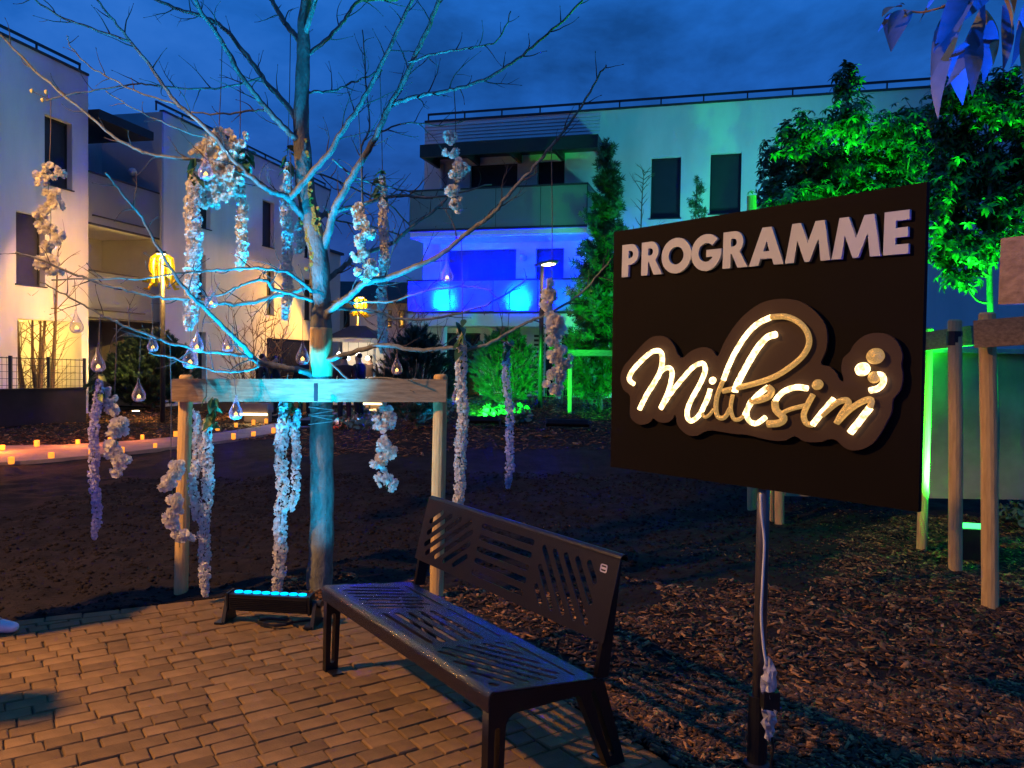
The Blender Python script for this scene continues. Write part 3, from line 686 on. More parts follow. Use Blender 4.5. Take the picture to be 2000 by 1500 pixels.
# the near lamp that lights the paving stands just outside the frame on the left
street_lamp((-5.75, 2.8, 0), 4.8, 'tall dark street lamp beside the paving that throws the orange light', P_STREET, (1, .2, 0), arm=.45, size=.13, spot=152, blend=.15)
p = ground_pt(322, 800); p = at(318, 700, 19.5); street_lamp((p[0], p[1], 0), at(335, 500, 19.3)[2], 'pale street lamp wrapped in yellow tubes in front of the left block', P_FAR, (.35, -1, 0), yellow='lamp in front of the left block', target=(-10.6, 22.6, 2.0), spot=125)
p = at(698, 700, 33); street_lamp((p[0], p[1], 0), at(710, 583, 33)[2], 'far street lamp wrapped in yellow tubes before the dark-roofed house', P_FAR * 1.2, (.5, -1, 0), yellow='far lamp by the house', target=(-9.2, 31, 1.0), spot=125)
p = at(1056, 700, 18.5); street_lamp((p[0], p[1], float(hz(p[0], p[1]))), at(1060, 520, 18.5)[2] - float(hz(p[0], p[1])), 'slim street lamp in front of the blue balcony', 45, (.4, -1, 0), size=.08)
# second lamp along the left block, hidden by the trunk, and the porch lamp
p = FL.p(-3.3, 0, 1.6); t = thing('porch_lamp', 'flush ground lamp lighting the yellow porch of the left block', 'lamp', (p[0], p[1], 0))
MB().lathe([(.001, 0), (.12, 0), (.12, .10), (.10, .12), (.001, .12)], p, 14).build('housing', M['railing'], t); MB().lathe([(.001, .122), (.09, .122), (.09, .13), (.001, .13)], p, 14).build('lens', M['lamp_glow'], t)
lamp('SPOT', 'lamp_light', p + Z * .2, 430, (1.0, .66, .16), t, p + Z * 3 - FL.n * 1.5, .06, 100, .8)
p = FL.p((porch[0] + porch[2]) / 2, porch[3] - .12, -1.4); t = thing('ceiling_lamp', 'ceiling lamp inside the yellow porch of the left block', 'lamp', p)
MB().lathe([(.001, .12), (.16, .12), (.16, .04), (.10, .0), (.001, -.01)], p, 14).build('lamp_glass', M['lamp_glow'], t); lamp('POINT', 'lamp_light', p - Z * .12, 160, (1.0, .66, .14), t, None, .12)

def led_bar(c, yaw, L_, label, ledm, beams, n=8, tilt=0.0, lift=.075, soft=.03):
    c = V(c); u = V((math.cos(yaw), math.sin(yaw), 0)); v = V((-u[1], u[0], 0))
    t = thing('light_bar', label, 'light bar', c, 'black light bars on the ground')
    w = Z * math.cos(tilt) + v * math.sin(tilt); v2 = v * math.cos(tilt) - Z * math.sin(tilt)
    m0 = c + Z * .135
    mb = MB(); mb.box(m0, (L_, .085, .105), u, v2, w)
    for k in range(7): mb.box(m0 + v2 * -.047 + w * (-.04 + .012 * k), (L_ * .97, .008, .005), u, v2, w)
    mb.build('housing', M['black'], t)
    for s_ in (-1, 1):
        mb = MB(); e_ = m0 + u * s_ * (L_ / 2 + .006); mb.box(e_, (.012, .10, .12), u, v2, w); mb.build('end_cap', M['black'], t)
        mb = MB(); b0 = c + u * s_ * (L_ / 2 + .028); mb.hexa([b0 + v * -.09, b0 + v * .09, b0 + v * .09 + u * .022, b0 + v * -.09 + u * .022], [b0 + v * -.03 + Z * .15, b0 + v * .03 + Z * .15, b0 + v * .03 + Z * .15 + u * .022, b0 + v * -.03 + Z * .15 + u * .022])
        mb.box(b0 + u * -.012 + Z * .012, (.05, .20, .012), u, v, Z); mb.build('bracket', M['black'], t)
        MB().tube([b0 + Z * .135 - u * .012, b0 + Z * .135 + u * .045], .024, 10).build('knob', M['black'], t)
    for k in range(n):
        q = m0 + u * (L_ * .92 * ((k + .5) / n - .5)) + w * .054
        le = MB(); a = [q + u * (.92 * L_ / n * .46 * math.cos(6.283 * j / 10)) + v2 * (.020 * math.sin(6.283 * j / 10)) for j in range(10)]
        le.hexa(a, [x + w * .006 for x in a]); le.build('led', ledm, t)
    mb = MB(); pts = [c + u * (.05 + .11 * math.cos(k * .7)) + v * (-.05 + .06 * math.sin(k * .7)) + Z * (.018 + .004 * (k % 5)) for k in range(28)] + [c + u * (.2 + .03 * k) + v * (.0 + .02 * k) + Z * .02 for k in range(6)]
    mb.tube(pts, .007, 6); mb.build('cable', M['black'], t)
    for i, (frac, tgt, pw, col, sp) in enumerate(beams):
        lamp('SPOT', 'bar_beam', m0 + u * (L_ * frac) + w * lift, pw, col, t, tgt, soft, sp, .7)
    return t
q0, q1 = gp(446, 1212), gp(612, 1221)
led_bar((q0 + q1) / 2 - Z * .0, math.atan2(q1[1] - q0[1], q1[0] - q0[0]), np.linalg.norm(q1 - q0) - .04, 'black light bar with glowing cyan lenses on the paving beside the bench', M['cyan_led'],
        [(.30, (-1.42, 5.75, 4.2), P_LED * 7.5, CYAN, 46), (-.12, (-1.80, 5.50, 3.8), P_LED * 3.6, CYAN, 62), (-.3, (-2.35, 5.35, 3.3), P_LED * 4.0, CYAN, 34), (.42, (-1.30, 5.9, 2.0), P_LED * .50, (0, .44, 1), 120)], 8, -.06)
gcol = GREEN
p = ground_pt(932, 838); led_bar((p[0], p[1], gz(p[0], p[1]) + .02), .05, .75, 'black light bar throwing green light on the low pine bush', M['green_led'],
        [(-.2, (p[0] + .5, p[1] + 3, p[2] + .35), P_GREEN * 3.2, gcol, 44), (.2, (p[0] + 1.2, p[1] + 2.6, p[2] + .45), P_GREEN * 1.3, gcol, 44), (-.35, (p[0] - 2.6, p[1] + 1.6, 1.1), P_GREEN * .6, (0.0, .40, 1.0), 50)], 8, .7, .22)
p = ground_pt(1108, 848); led_bar((p[0], p[1], gz(p[0], p[1]) + .02), -.10, .75, 'black light bar throwing green light up the tall conifer', M['green_led'],
        [(-.2, (p[0] + .9, p[1] + 4, p[2] + 3.2), P_GREEN * 1.3, gcol, 36), (.2, (p[0] + 1.5, p[1] + 4, p[2] + 1.4), P_GREEN * .5, gcol, 50)], 8, .7, .22)
p = V((7.6, 16.5, float(hz(7.6, 16.5)))); led_bar((p[0], p[1], gz(p[0], p[1]) + .02), .12, .75, 'black light bar behind the evergreens washing the white wall green', M['green_led'],
        [(0, FR.p(5.4, 5.0), P_GREEN * 3.6, (.05, .50, .44), 126)], 8, .7, .22, soft=.45)
p = ground_pt(592, 838); led_bar((p[0], p[1], gz(p[0], p[1]) + .02), .1, .5, 'small black light bar beside the trunk throwing red light on the mulch', emis('red_led', (1, .03, .01), 3.0),
        [(.2, (p[0] + 1.6, p[1] + .9, .2), 120, (1.0, .06, .02), 110), (-.1, (p[0] + 2.2, p[1] + 1.0, .9), P_GREEN * .55, (0, .34, 1), 60), (-.2, (p[0] + .9, p[1] + .9, .1), P_GREEN * .06, (0, .4, 1), 60)], 6, .7, .22)
# two violet bars stand behind the viewer
led_bar((-2.6, .7, 0), .9, .62, 'black light bar with violet lenses on the paving behind the viewer, left side', M['violet_led'], [(0, (-3.4, 6, 1.2), P_VIOLET * 4.5, VIOLET, 44), (.2, (-.2, 3.6, .6), P_VIOLET * 2.5, (.55, .05, 1), 24)], 8, -.7)
led_bar((2.3, .5, 0), -.6, .62, 'black light bar with blue lenses behind the viewer by the mulch', M['blue_led'], [(0, (1.0, 1.9, 2.6), P_VIOLET * 150, (.0, .10, 1.0), 36), (.2, (1.3, 3.0, 2.15), P_VIOLET * 8, (.22, .14, 1.0), 26)], 8, -.4)

# green uplight between the stakes at the right
p = gp(1900, 1087); t = thing('floodlight', 'black box floodlight with a glowing green top between the timber stakes', 'floodlight', p)
MB().box(p + Z * .13, (.30, .24, .27), (.97, -.2, 0), (.2, .97, 0)).build('housing', M['black'], t)
MB().box(p + Z * .275, (.25, .19, .014), (.97, -.2, 0), (.2, .97, 0)).build('lens', M['green_led'], t)
lamp('SPOT', 'flood_beam', p + Z * .32 + V((-.05, -.05, 0)), P_GREEN * 3.0, GREEN, t, p + V((-.75, .25, 3)), .06, 92, .6)
lamp('SPOT', 'flood_beam', p + Z * .32 + V((-.1, -.05, 0)), P_GREEN * 1.7, GREEN, t, p + V((-.45, 2.4, 3.0)), .06, 54, .8)

lamp('SPOT', 'flood_beam', p + Z * .32 + V((.0, .05, 0)), P_GREEN * .16, GREEN, t, V((4.0, 8.9, 1.72)), .06, 60, .9)
# ------------------------------------------------------------------ steel bench
t = bench = thing('park_bench', 'dark steel slatted bench standing at the edge of the paving', 'bench', bxy(.8, .3))
BLN, BWD, BH = 1.645, .53, .458
def stad(p0, p1, r, n=5):
    p0, p1 = V(p0), V(p1); a = math.degrees(math.atan2(p1[1] - p0[1], p1[0] - p0[0]))
    return arc(p0[0], p0[1], r, a + 90, a + 270, n) + arc(p1[0], p1[1], r, a - 90, a + 90, n)
def diag(x0, x1, y0, y1, ang, step, r, ph=0.0):
    d = V((math.cos(R(ang)), math.sin(R(ang)))); n_ = V((-d[1], d[0])); c = V(((x0 + x1) / 2, (y0 + y1) / 2)); out = []
    for k in range(-12, 13):
        o = c + n_ * (k * step + ph); ts = []
        lo, hi = -9, 9
        for ax, (a, b) in enumerate(((x0, x1), (y0, y1))):
            if abs(d[ax]) < 1e-6: continue
            ta, tb = sorted(((a - o[ax]) / d[ax], (b - o[ax]) / d[ax])); lo, hi = max(lo, ta), min(hi, tb)
        ins = all(abs(d[ax]) > 1e-6 or (a <= o[ax] <= b) for ax, (a, b) in enumerate(((x0, x1), (y0, y1))))
        if ins and hi - lo > .045: out.append(stad(o + d * (lo + r), o + d * (hi - r), r))
    return out
holes = diag(.07, .52, .06, .40, 78, .066, .016) + diag(.58, 1.06, .05, .37, 0, .066, .015) + diag(1.12, 1.60, .05, .40, 28, .062, .015)
for a, b in ((.10, .50), (.58, 1.04), (1.14, 1.58)): holes.append(stad((a, .452), (b, .452), .009))
out = [(0.0, 0.02), (BLN, 0.02), (BLN, BWD), (0, BWD)]
flat_mesh('seat', out, holes, .0025, (bxy(0, 0, BH), BL, (BW - Z * .118) / math.hypot(1, .118), (Z + BW * .118) / math.hypot(1, .118)), M['bench_wet'], bench)
prof = [(0.02 + .028 * math.sin(R(a)) * -1, BH - .0255 - .0 + .028 * math.cos(R(a))) for a in range(0, 91, 15)] + [(-.008, BH - .075)]
mb = MB()
inn = [(y + .005, z - .005) for y, z in prof]
for k in range(len(prof) - 1):
    mb.hexa([bxy(0, *prof[k]), bxy(BLN, *prof[k]), bxy(BLN, *prof[k + 1]), bxy(0, *prof[k + 1])], [bxy(0, *inn[k]), bxy(BLN, *inn[k]), bxy(BLN, *inn[k + 1]), bxy(0, *inn[k + 1])])
mb.build('seat_lip', M['bench_wet'], bench, smooth=False)
# backrest
bo0, bz0, bo1, bz1 = .555, .535, .640, .868
bh = math.hypot(bo1 - bo0, bz1 - bz0); bv = (BW * (bo1 - bo0) + Z * (bz1 - bz0)) / bh; bn = np.cross(BL, bv)
holes = diag(.07, .53, .045, bh - .04, 33, .055, .0145) + diag(.60, 1.06, .045, bh - .03, 0, .060, .0145) + diag(1.13, 1.53, .04, bh - .04, -48, .060, .0145)
flat_mesh('backrest', [(0, 0), (BLN, 0), (BLN, bh), (0, bh)], holes, .0025, (bxy(0, bo0, bz0), BL, bv, bn), M['bench'], bench)
mb = MB(); cc = [(bo1 + .022 - .022 * math.cos(R(a)), bz1 + .022 * math.sin(R(a))) for a in range(0, 211, 15)]
ci = [(bo1 + .022 - .017 * math.cos(R(a)), bz1 + .017 * math.sin(R(a))) for a in range(0, 211, 15)]
for k in range(len(cc) - 1):
    mb.hexa([bxy(0, *cc[k]), bxy(BLN, *cc[k]), bxy(BLN, *cc[k + 1]), bxy(0, *cc[k + 1])], [bxy(0, *ci[k]), bxy(BLN, *ci[k]), bxy(BLN, *ci[k + 1]), bxy(0, *ci[k + 1])])
mb.build('top_roll', M['bench'], bench)
# side frames: arched plate with slotted legs, and the arm that carries the backrest
fo = [(0.0, BH - .008), (-.004, .0), (.066, .0), (.078, .30)] + [(.078 + .05 - .05 * math.cos(R(a)), .30 + .05 * math.sin(R(a))) for a in (20, 45, 70, 90)] + [(.43, .345)] + [(.445, .335), (.455, .31)] + [(.60, .0), (.695, 0), (.575, .36), (.56, BH - .071)]
fh = [stad((.034, .055), (.040, .30), .012), stad((.618, .06), (.512, .335), .013)]
for a in (.028, BLN - .028):
    fr = flat_mesh('side_frame', fo, fh, .021, (bxy(a, 0, 0), BW, Z, BL), M['bench'], bench)
    for b in (.035, .64): MB().box(bxy(a + (.05 if a < 1 else -.05), b, .005), (.10, .06, .008), BL, BW).build('foot_plate', M['bench'], fr)
    ao = [(.535, BH - .075), (.60, BH - .075), (.655, .80), (.662, bz1 - .01), (bo1 + .004, bz1 - .01), (bo0 + .008, bz0)]
    flat_mesh('back_support', ao, [], .012, (bxy(a, 0, 0), BW, Z, BL), M['bench'], bench)
for b in (.10, .47): MB().box(bxy(BLN / 2, b, BH - .030 - b * .118), (BLN - .1, .02, .045), BL, BW).build('stretcher', M['bench'], bench)
# maker's badge on the backrest
ba, bb = BLN - .085, bh - .052
def rr(cx, cy, w, h, r): return arc(cx + w - r, cy + h - r, r, 0, 90, 4) + arc(cx - w + r, cy + h - r, r, 90, 180, 4) + arc(cx - w + r, cy - h + r, r, 180, 270, 4) + arc(cx + w - r, cy - h + r, r, 270, 360, 4)
bd = flat_mesh('badge', rr(ba, bb, .021, .017, .009), [rr(ba, bb, .016, .012, .006)], .0012, (bxy(0, bo0, bz0) + bn * .0042, BL, bv, bn), M['badge'], bench)
flat_mesh('badge_bar', rr(ba, bb, .0145, .0045, .001), [], .0012, (bxy(0, bo0, bz0) + bn * .0042, BL, bv, bn), M['badge'], bd)

# ------------------------------------------------------------------ programme sign
sy_, sr_ = -0.8773, 0.0061
SU = V((math.cos(sy_) * math.cos(sr_), math.sin(sy_) * math.cos(sr_), math.sin(sr_))); SV = V((-math.cos(sy_) * math.sin(sr_), -math.sin(sy_) * math.sin(sr_), math.cos(sr_)))
SN = np.cross(SU, SV); SO = V((0.491, 3.9141, 1.1749)); SW, SH = 1.4702, 1.15
if SN @ (CAM - SO) < 0: SN = -SN
def suv(x, y, off=0.0):
    p = at_plane(x, y, SO + SN * off, SN) - SO; return float(p @ SU), float(p @ SV)
pu, pv_ = suv(1477, 960); pb = gp(1478, 1505); pb = (SO + SU * pu) - SN * .055; pb = V((pb[0], pb[1], 0))
sign = thing('sign_board', 'black programme sign board with raised white letters and a glowing script logo', 'sign', pb)
MB().box(SO + SU * SW / 2 + SV * SH / 2 - SN * .012, (SW, SH, .024), SU, SV, SN).build('panel', M['panel'], sign)
MB().tube([pb + Z * .02, pb + Z * 1.7], .026, 14).build('pole', M['steel'], sign, smooth=True)
MB().lathe([(.001, 0), (.055, 0), (.055, .012), (.042, .02), (.040, .30), (.001, .30)], pb, 18).build('pole_base', M['black'], sign)
for z in (1.25, 1.65): MB().box(pb + Z * z + SN * .015, (.12, .03, .04), SU, SN, Z).build('bracket', M['black'], sign)
T = .265
def arcp(*a): return arc(*a)
LET = {
 'P': ([(0, 0), (T, 0), (T, .37), (.35, .37)] + arc(.35, .685, .315, -90, 90, 14)[1:] + [(0, 1)], [[(T, .575), (.34, .575)] + arc(.34, .685, .11, -90, 90, 8)[1:] + [(T, .795)]], .665),
 'R': ([(0, 0), (T, 0), (T, .39), (.29, .39), (.50, 0), (.83, 0), (.555, .435)] + arc(.37, .70, .30, -50, 90, 12)[1:] + [(0, 1)], [[(T, .59), (.35, .59)] + arc(.35, .695, .105, -90, 90, 8)[1:] + [(T, .80)]], .83),
 'O': (arc(.52, .5, .52, 0, 345, 26), [arc(.52, .5, .26, 0, 345, 20)], 1.04),
 'G': (arc(.52, .5, .52, 42, 350, 26) + [(1.04, .57), (.53, .57), (.53, .37), (.73, .37)] + arc(.52, .5, .265, -34, -318, 18), [], 1.04),
 'A': ([(0, 0), (.28, 0), (.34, .17), (.67, .17), (.73, 0), (1.01, 0), (.64, 1), (.37, 1)], [[(.415, .37), (.595, .37), (.505, .63)]], 1.01),
 'M': ([(0, 0), (.26, 0), (.335, .56), (.56, 0), (.70, 0), (.925, .56), (1.0, 0), (1.26, 0), (1.08, 1), (.83, 1), (.63, .47), (.43, 1), (.18, 1)], [], 1.26),
 'E': ([(0, 0), (.56, 0), (.56, .225), (T, .225), (T, .39), (.54, .39), (.54, .61), (T, .61), (T, .775), (.56, .775), (.56, 1), (0, 1)], [], .56)}
b0 = V(suv(1210, 541, .03)); b1_ = V(suv(1770, 494, .03)); ch = (suv(1210, 478, .03)[1] - b0[1] + suv(1770, 409, .03)[1] - b1_[1]) / 2
bd_ = (b1_ - b0) / np.linalg.norm(b1_ - b0); up_ = V((-bd_[1], bd_[0]))
for chx, xa, xb in zip('PROGRAMME', (1210, 1248, 1287, 1345, 1407, 1458.5, 1529, 1620, 1721), (1242, 1289, 1345, 1404, 1456, 1526.5, 1617.5, 1715.5, 1770)):
    o_, h_, w_ = LET[chx]; yb = lambda x: 541 + (494 - 541) * (x - 1210) / 560
    ua = suv(xa, yb(xa), .03)[0]; ub = suv(xb, yb(xb), .03)[0]; s_ = (ub - ua) / w_
    O_ = b0 + bd_ * ((ua - b0[0]) / bd_[0])
    f2 = lambda lp: [(O_[0] + bd_[0] * a * s_ + up_[0] * b * ch, O_[1] + bd_[1] * a * s_ + up_[1] * b * ch) for a, b in lp]
    flat_mesh('letter', f2(o_), [f2(q) for q in h_], .007, (SO + SN * .0085, SU, SV, SN), M['letter'], sign)
# script logo: raised board, glowing rope strokes, gold strokes with a glow put into their material
zx = lambda p: (1180 + p[0] / 3.125, 550 + p[1] / 3.125)
def smooth(pts, closed=False, n=5):
    P = [V(p) for p in pts]; k = len(P); out = []
    for i in range(k if closed else k - 1):
        p0 = P[(i - 1) % k] if closed or i > 0 else P[i]; p1 = P[i]; p2 = P[(i + 1) % k]; p3 = P[(i + 2) % k] if closed or i + 2 < k else p2
        for q in range(n):
            t = q / n; out.append(.5 * ((2 * p1) + (p2 - p0) * t + (2 * p0 - 5 * p1 + 4 * p2 - p3) * t * t + (3 * p1 - p0 - 3 * p2 + p3) * t ** 3))
    if not closed: out.append(P[-1])
    return out
bo = [(90, 590), (110, 520), (150, 470), (210, 400), (270, 345), (330, 330), (380, 345), (420, 390), (440, 440), (470, 465), (520, 425), (590, 400), (650, 415), (685, 455), (720, 380), (780, 280), (850, 200), (940, 135), (1030, 108), (1120, 105), (1210, 130), (1290, 190), (1340, 260), (1355, 340), (1345, 420), (1315, 500), (1370, 520), (1410, 560), (1430, 600), (1455, 605), (1440, 540), (1450, 470), (1490, 430), (1520, 380), (1580, 330), (1660, 312), (1740, 330), (1790, 380), (1812, 450), (1805, 510), (1815, 570), (1800, 660), (1755, 720), (1745, 800), (1700, 890), (1650, 970), (1590, 1015), (1520, 1032), (1460, 1015), (1410, 970), (1370, 962), (1310, 980), (1220, 978), (1155, 945), (1100, 970), (1030, 972), (940, 955), (860, 935), (780, 930), (660, 910), (610, 915), (560, 940), (510, 940), (460, 905), (435, 860), (425, 810), (410, 840), (370, 862), (320, 855), (290, 835), (270, 860), (220, 875), (175, 855), (148, 810), (150, 700), (110, 660)]
lb = flat_mesh('logo_board', [suv(*zx(p), .034) for p in smooth(bo, True, 3)], [], .005, (SO + SN * .020, SU, SV, SN), M['logo_board'], sign)
def stroke(pts, w, m_, name='logo_stroke', n=4, lift=.038, taper=False):
    q = smooth(pts, False, n); P = []
    for p in q: a, b = suv(*zx(p), lift); P.append(SO + SU * a + SV * b + SN * lift)
    r = [w / 3.125 * 3.35 / F / 2 * (1.0 if not taper else (.75 + .5 * math.sin(3.14 * i / len(P)))) for i in range(len(P))]
    if name == 'logo_dot':
        c = (P[0] + P[-1]) / 2; ax = (P[-1] - P[0]) / np.linalg.norm(P[-1] - P[0]); hl = r[0] * 1.12; ts_ = np.linspace(-1, 1, 13)
        MB().tube([c + ax * hl * q for q in ts_], [max(.0004, r[0] * math.sqrt(1 - q * q)) for q in ts_], 14).build(name, M[m_], sign, smooth=True); return
    MB().tube(P, r, 8).build(name, M[m_], sign, smooth=True)
stroke([(182, 625), (152, 595), (172, 545), (230, 480), (290, 430), (340, 425), (355, 470), (345, 540), (310, 610), (260, 690), (215, 780)], 34, 'rope')
stroke([(325, 590), (350, 545), (395, 525), (415, 560), (398, 650), (370, 720), (345, 772)], 32, 'rope')
stroke([(345, 775), (400, 690), (480, 590), (545, 520), (600, 498), (617, 540), (587, 620), (535, 715), (508, 785), (512, 835), (535, 850), (580, 815), (612, 755), (636, 700), (648, 655)], 32, 'rope')
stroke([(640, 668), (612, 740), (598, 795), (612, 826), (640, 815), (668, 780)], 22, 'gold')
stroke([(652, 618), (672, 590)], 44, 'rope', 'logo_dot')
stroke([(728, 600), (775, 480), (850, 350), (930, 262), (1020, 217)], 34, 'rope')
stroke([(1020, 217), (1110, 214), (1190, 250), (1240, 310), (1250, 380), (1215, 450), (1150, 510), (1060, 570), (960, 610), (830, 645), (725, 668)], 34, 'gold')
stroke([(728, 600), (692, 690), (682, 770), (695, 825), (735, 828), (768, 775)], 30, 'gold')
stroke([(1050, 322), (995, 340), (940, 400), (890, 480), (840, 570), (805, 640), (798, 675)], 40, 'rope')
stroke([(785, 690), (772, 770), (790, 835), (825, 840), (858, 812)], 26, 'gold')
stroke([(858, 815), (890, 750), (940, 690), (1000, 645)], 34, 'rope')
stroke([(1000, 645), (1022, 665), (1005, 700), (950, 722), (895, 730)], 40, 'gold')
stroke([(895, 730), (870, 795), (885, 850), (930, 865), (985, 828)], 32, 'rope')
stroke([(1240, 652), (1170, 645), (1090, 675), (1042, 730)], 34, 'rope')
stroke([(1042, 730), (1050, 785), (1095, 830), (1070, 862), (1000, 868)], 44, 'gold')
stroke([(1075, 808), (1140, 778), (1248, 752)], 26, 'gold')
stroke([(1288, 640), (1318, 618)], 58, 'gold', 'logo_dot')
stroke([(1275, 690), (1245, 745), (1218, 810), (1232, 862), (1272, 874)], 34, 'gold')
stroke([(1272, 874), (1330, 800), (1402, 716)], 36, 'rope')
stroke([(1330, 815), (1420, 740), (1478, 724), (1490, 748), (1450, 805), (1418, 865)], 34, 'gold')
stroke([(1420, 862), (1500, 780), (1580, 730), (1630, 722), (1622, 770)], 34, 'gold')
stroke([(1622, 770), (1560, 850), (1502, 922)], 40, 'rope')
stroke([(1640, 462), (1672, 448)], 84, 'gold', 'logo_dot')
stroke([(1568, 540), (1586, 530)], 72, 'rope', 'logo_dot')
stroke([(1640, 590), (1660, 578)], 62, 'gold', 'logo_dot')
stroke([(1665, 568), (1700, 575), (1702, 620), (1670, 652), (1622, 665)], 34, 'rope')
# supply cable with its bagged connector
cb = thing('power_cable', 'white power cable hanging beside the sign pole into a bagged black connector', 'cable', pb + V((.06, -.02, 0)))
tp = 3.28; cpts = [at(x, y, tp) for x, y in ((1486, 965), (1488, 1010), (1493, 1060), (1490, 1130), (1487, 1200), (1491, 1260), (1497, 1300))]
MB().tube(smooth(cpts), .006, 8).build('cord', M['white_cable'], cb, smooth=True)
c = at(1502, 1325, tp); MB().lathe([(.004, .085), (.012, .06), (.02, .04), (.024, .02), (.028, 0), (.027, -.02), (.030, -.04), (.018, -.075)], c, 14).crumple(.006).build('bag', M['bag'], cb)
c = at(1504, 1366, tp); MB().box(c, (.065, .05, .075)).build('connector', M['black'], cb)
c = at(1502, 1402, tp); MB().lathe([(.030, .04), (.028, .02), (.024, .0), (.02, -.025), (.014, -.05), (.012, -.07), (.004, -.09)], c, 13).crumple(.006).build('bag', M['bag'], cb)
MB().tube(smooth([at(1503, 1420, tp), at(1510, 1460, tp), at(1506, 1495, tp), gp(1520, 1520) + Z * .01]), .006, 8).build('cord', M['black'], cb, smooth=True)

# ------------------------------------------------------------------ tree stakes
def post(mb_thing, bx, by, tx, ty, r, h_off=0.0, top_px=True):
    b = ground_pt(bx, by); d = (b - CAM) @ FWD; tpt = at(tx, ty, d)
    MB().tube([b - Z * .3, b + (tpt - b) * .5, tpt - Z * .015, tpt], [r, r, r, r * .8], 14).build('post', M['post'], mb_thing, smooth=False)
    return b, tpt, d
ts = thing('tree_stake_frame', 'timber frame of two round posts and a cyan-lit plank holding the bare tree', 'tree support', gp(600, 1160))
l0 = post(ts, 352, 1158, 364, 732, .048); r0 = post(ts, 852, 1165, 861, 731, .050)
a = at(337, 762, l0[2] - .085); b = at(872, 763, r0[2] - .085); d = (b - a); ln = np.linalg.norm(d); d /= ln
MB().box((a + b) / 2, (ln, .035, 44 * l0[2] / F), d, np.cross(Z, d)).build('plank', M['rail'], ts)
MB().box(at(617, 766, 5.5), (.026, .012, .125)).build('strap', M['anthracite'], ts)
t2 = thing('tree_stake_frame', 'timber stakes and rails round the green-lit tree at the right edge', 'tree support', gp(1868, 1105))
p1 = post(t2, 1800, 1072, 1813, 640, .045); p2 = post(t2, 1868, 1106, 1865, 624, .055); p3 = post(t2, 1937, 1182, 1928, 610, .056)
def plank(th, pa_, pb_, hh, th_=.035, name='rail'):
    a, b = V(pa_), V(pb_); d = b - a; ln = np.linalg.norm(d); d = d / ln; v = np.cross(Z, d); v /= np.linalg.norm(v); w = np.cross(d, v)
    return MB().box((a + b) / 2, (ln, th_, hh), d, v, w).build(name, M['rail'], th)
plank(t2, at(1770, 672, p1[2] + .06), at(1900, 655, p2[2] + .10), .17); plank(t2, at(1904, 653, p3[2] - .085), at(2080, 640, p3[2] - .55), .19)
for q_, zz in ((p2, .12), (p3, .10)):
    MB().tube([q_[1] - Z * (zz + .10), q_[1] - Z * (zz - .02)], .060, 14).build('rubber_tie', M['black'], t2)
t3 = thing('tree_stake_frame', 'tall stakes standing behind the programme sign', 'tree support', gp(1520, 1020))
post(t3, 1505, 1010, 1497, 640, .05); post(t3, 1524, 1016, 1518, 620, .05); bq = ground_pt(1470, 990); MB().tube([bq - Z * .3, at(1468, 383, (bq - CAM) @ FWD)], .055, 12).build('post', M['post'], t3)
t4 = thing('tree_stake_frame', 'timber rail and post standing before the tall green conifer', 'tree support', ground_pt(1113, 806))
q = post(t4, 1113, 806, 1113, 684, .045); q2 = post(t4, 1225, 806, 1225, 684, .045)
plank(t4, at(1109, 689, q[2] - .07), at(1232, 690, q2[2] - .07), .13)
t5 = thing('tree_stake_frame', 'nearest timber stake frame, its broad plank end jutting in at the right edge', 'tree support', at(1990, 540, 2.2))
plank(t5, at(1960, 531, 2.25), at(2300, 505, 1.9), .185, .04, 'board')
for x_, d_ in ((2120, 2.13), (2290, 1.97)): q_ = at(x_, 520, d_); MB().tube([V((q_[0], q_[1], -.3)), V((q_[0], q_[1], 1.0)), V((q_[0], q_[1], q_[2] + .16))], .05, 14).build('post', M['post'], t5)

# ------------------------------------------------------------------ candles along the path
far_c = [(5, 884), (72, 879), (152, 871), (215, 868), (278, 861), (343, 855), (425, 845), (461, 838), (495, 832), (520, 829)]
near_c = [(22, 909), (100, 899), (178, 894), (238, 888), (303, 878), (400, 862), (456, 861), (495, 856), (534, 850)]
proto = None
for row, (lst, txt) in enumerate(((far_c, 'far'), (near_c, 'near'))):
    for k, (x, y) in enumerate(lst):
        p = ground_pt(x, y); lab = 'glowing amber candle jar, %s from the left on the %s edge of the path' % (ORD[k], txt)
        if proto is None:
            proto = thing('candle_jar', lab, 'candle', (0, 0, 0), 'candle jars along the path')
            MB().lathe([(.001, 0), (.040, .0), (.046, .02), (.046, .105), (.042, .11), (.042, .03), (.001, .03)], (0, 0, 0), 12).build('jar', M['wax'], proto)
            MB().lathe([(.001, .03), (.022, .035), (.018, .06), (.001, .085)], (0, 0, 0), 8).build('flame', M['flame'], proto)
            o = proto
        else:
            o = copy_tree(proto); o['label'] = lab
        o.location = (p[0], p[1], float(gz(p[0], p[1])) + .05); o.rotation_euler.z = rng.random() * 6
        s_ = .72 + .25 * rng.random(); o.scale = (s_, s_, s_ * (.9 + .35 * rng.random()))
        if row == 0 and k in (0, 2, 4): lamp('POINT', 'candle_light', V(o.location) + V((.1, -.3, .35)), (70, 40, 14)[k // 2], (1.0, .24, .03), None, None, .1)

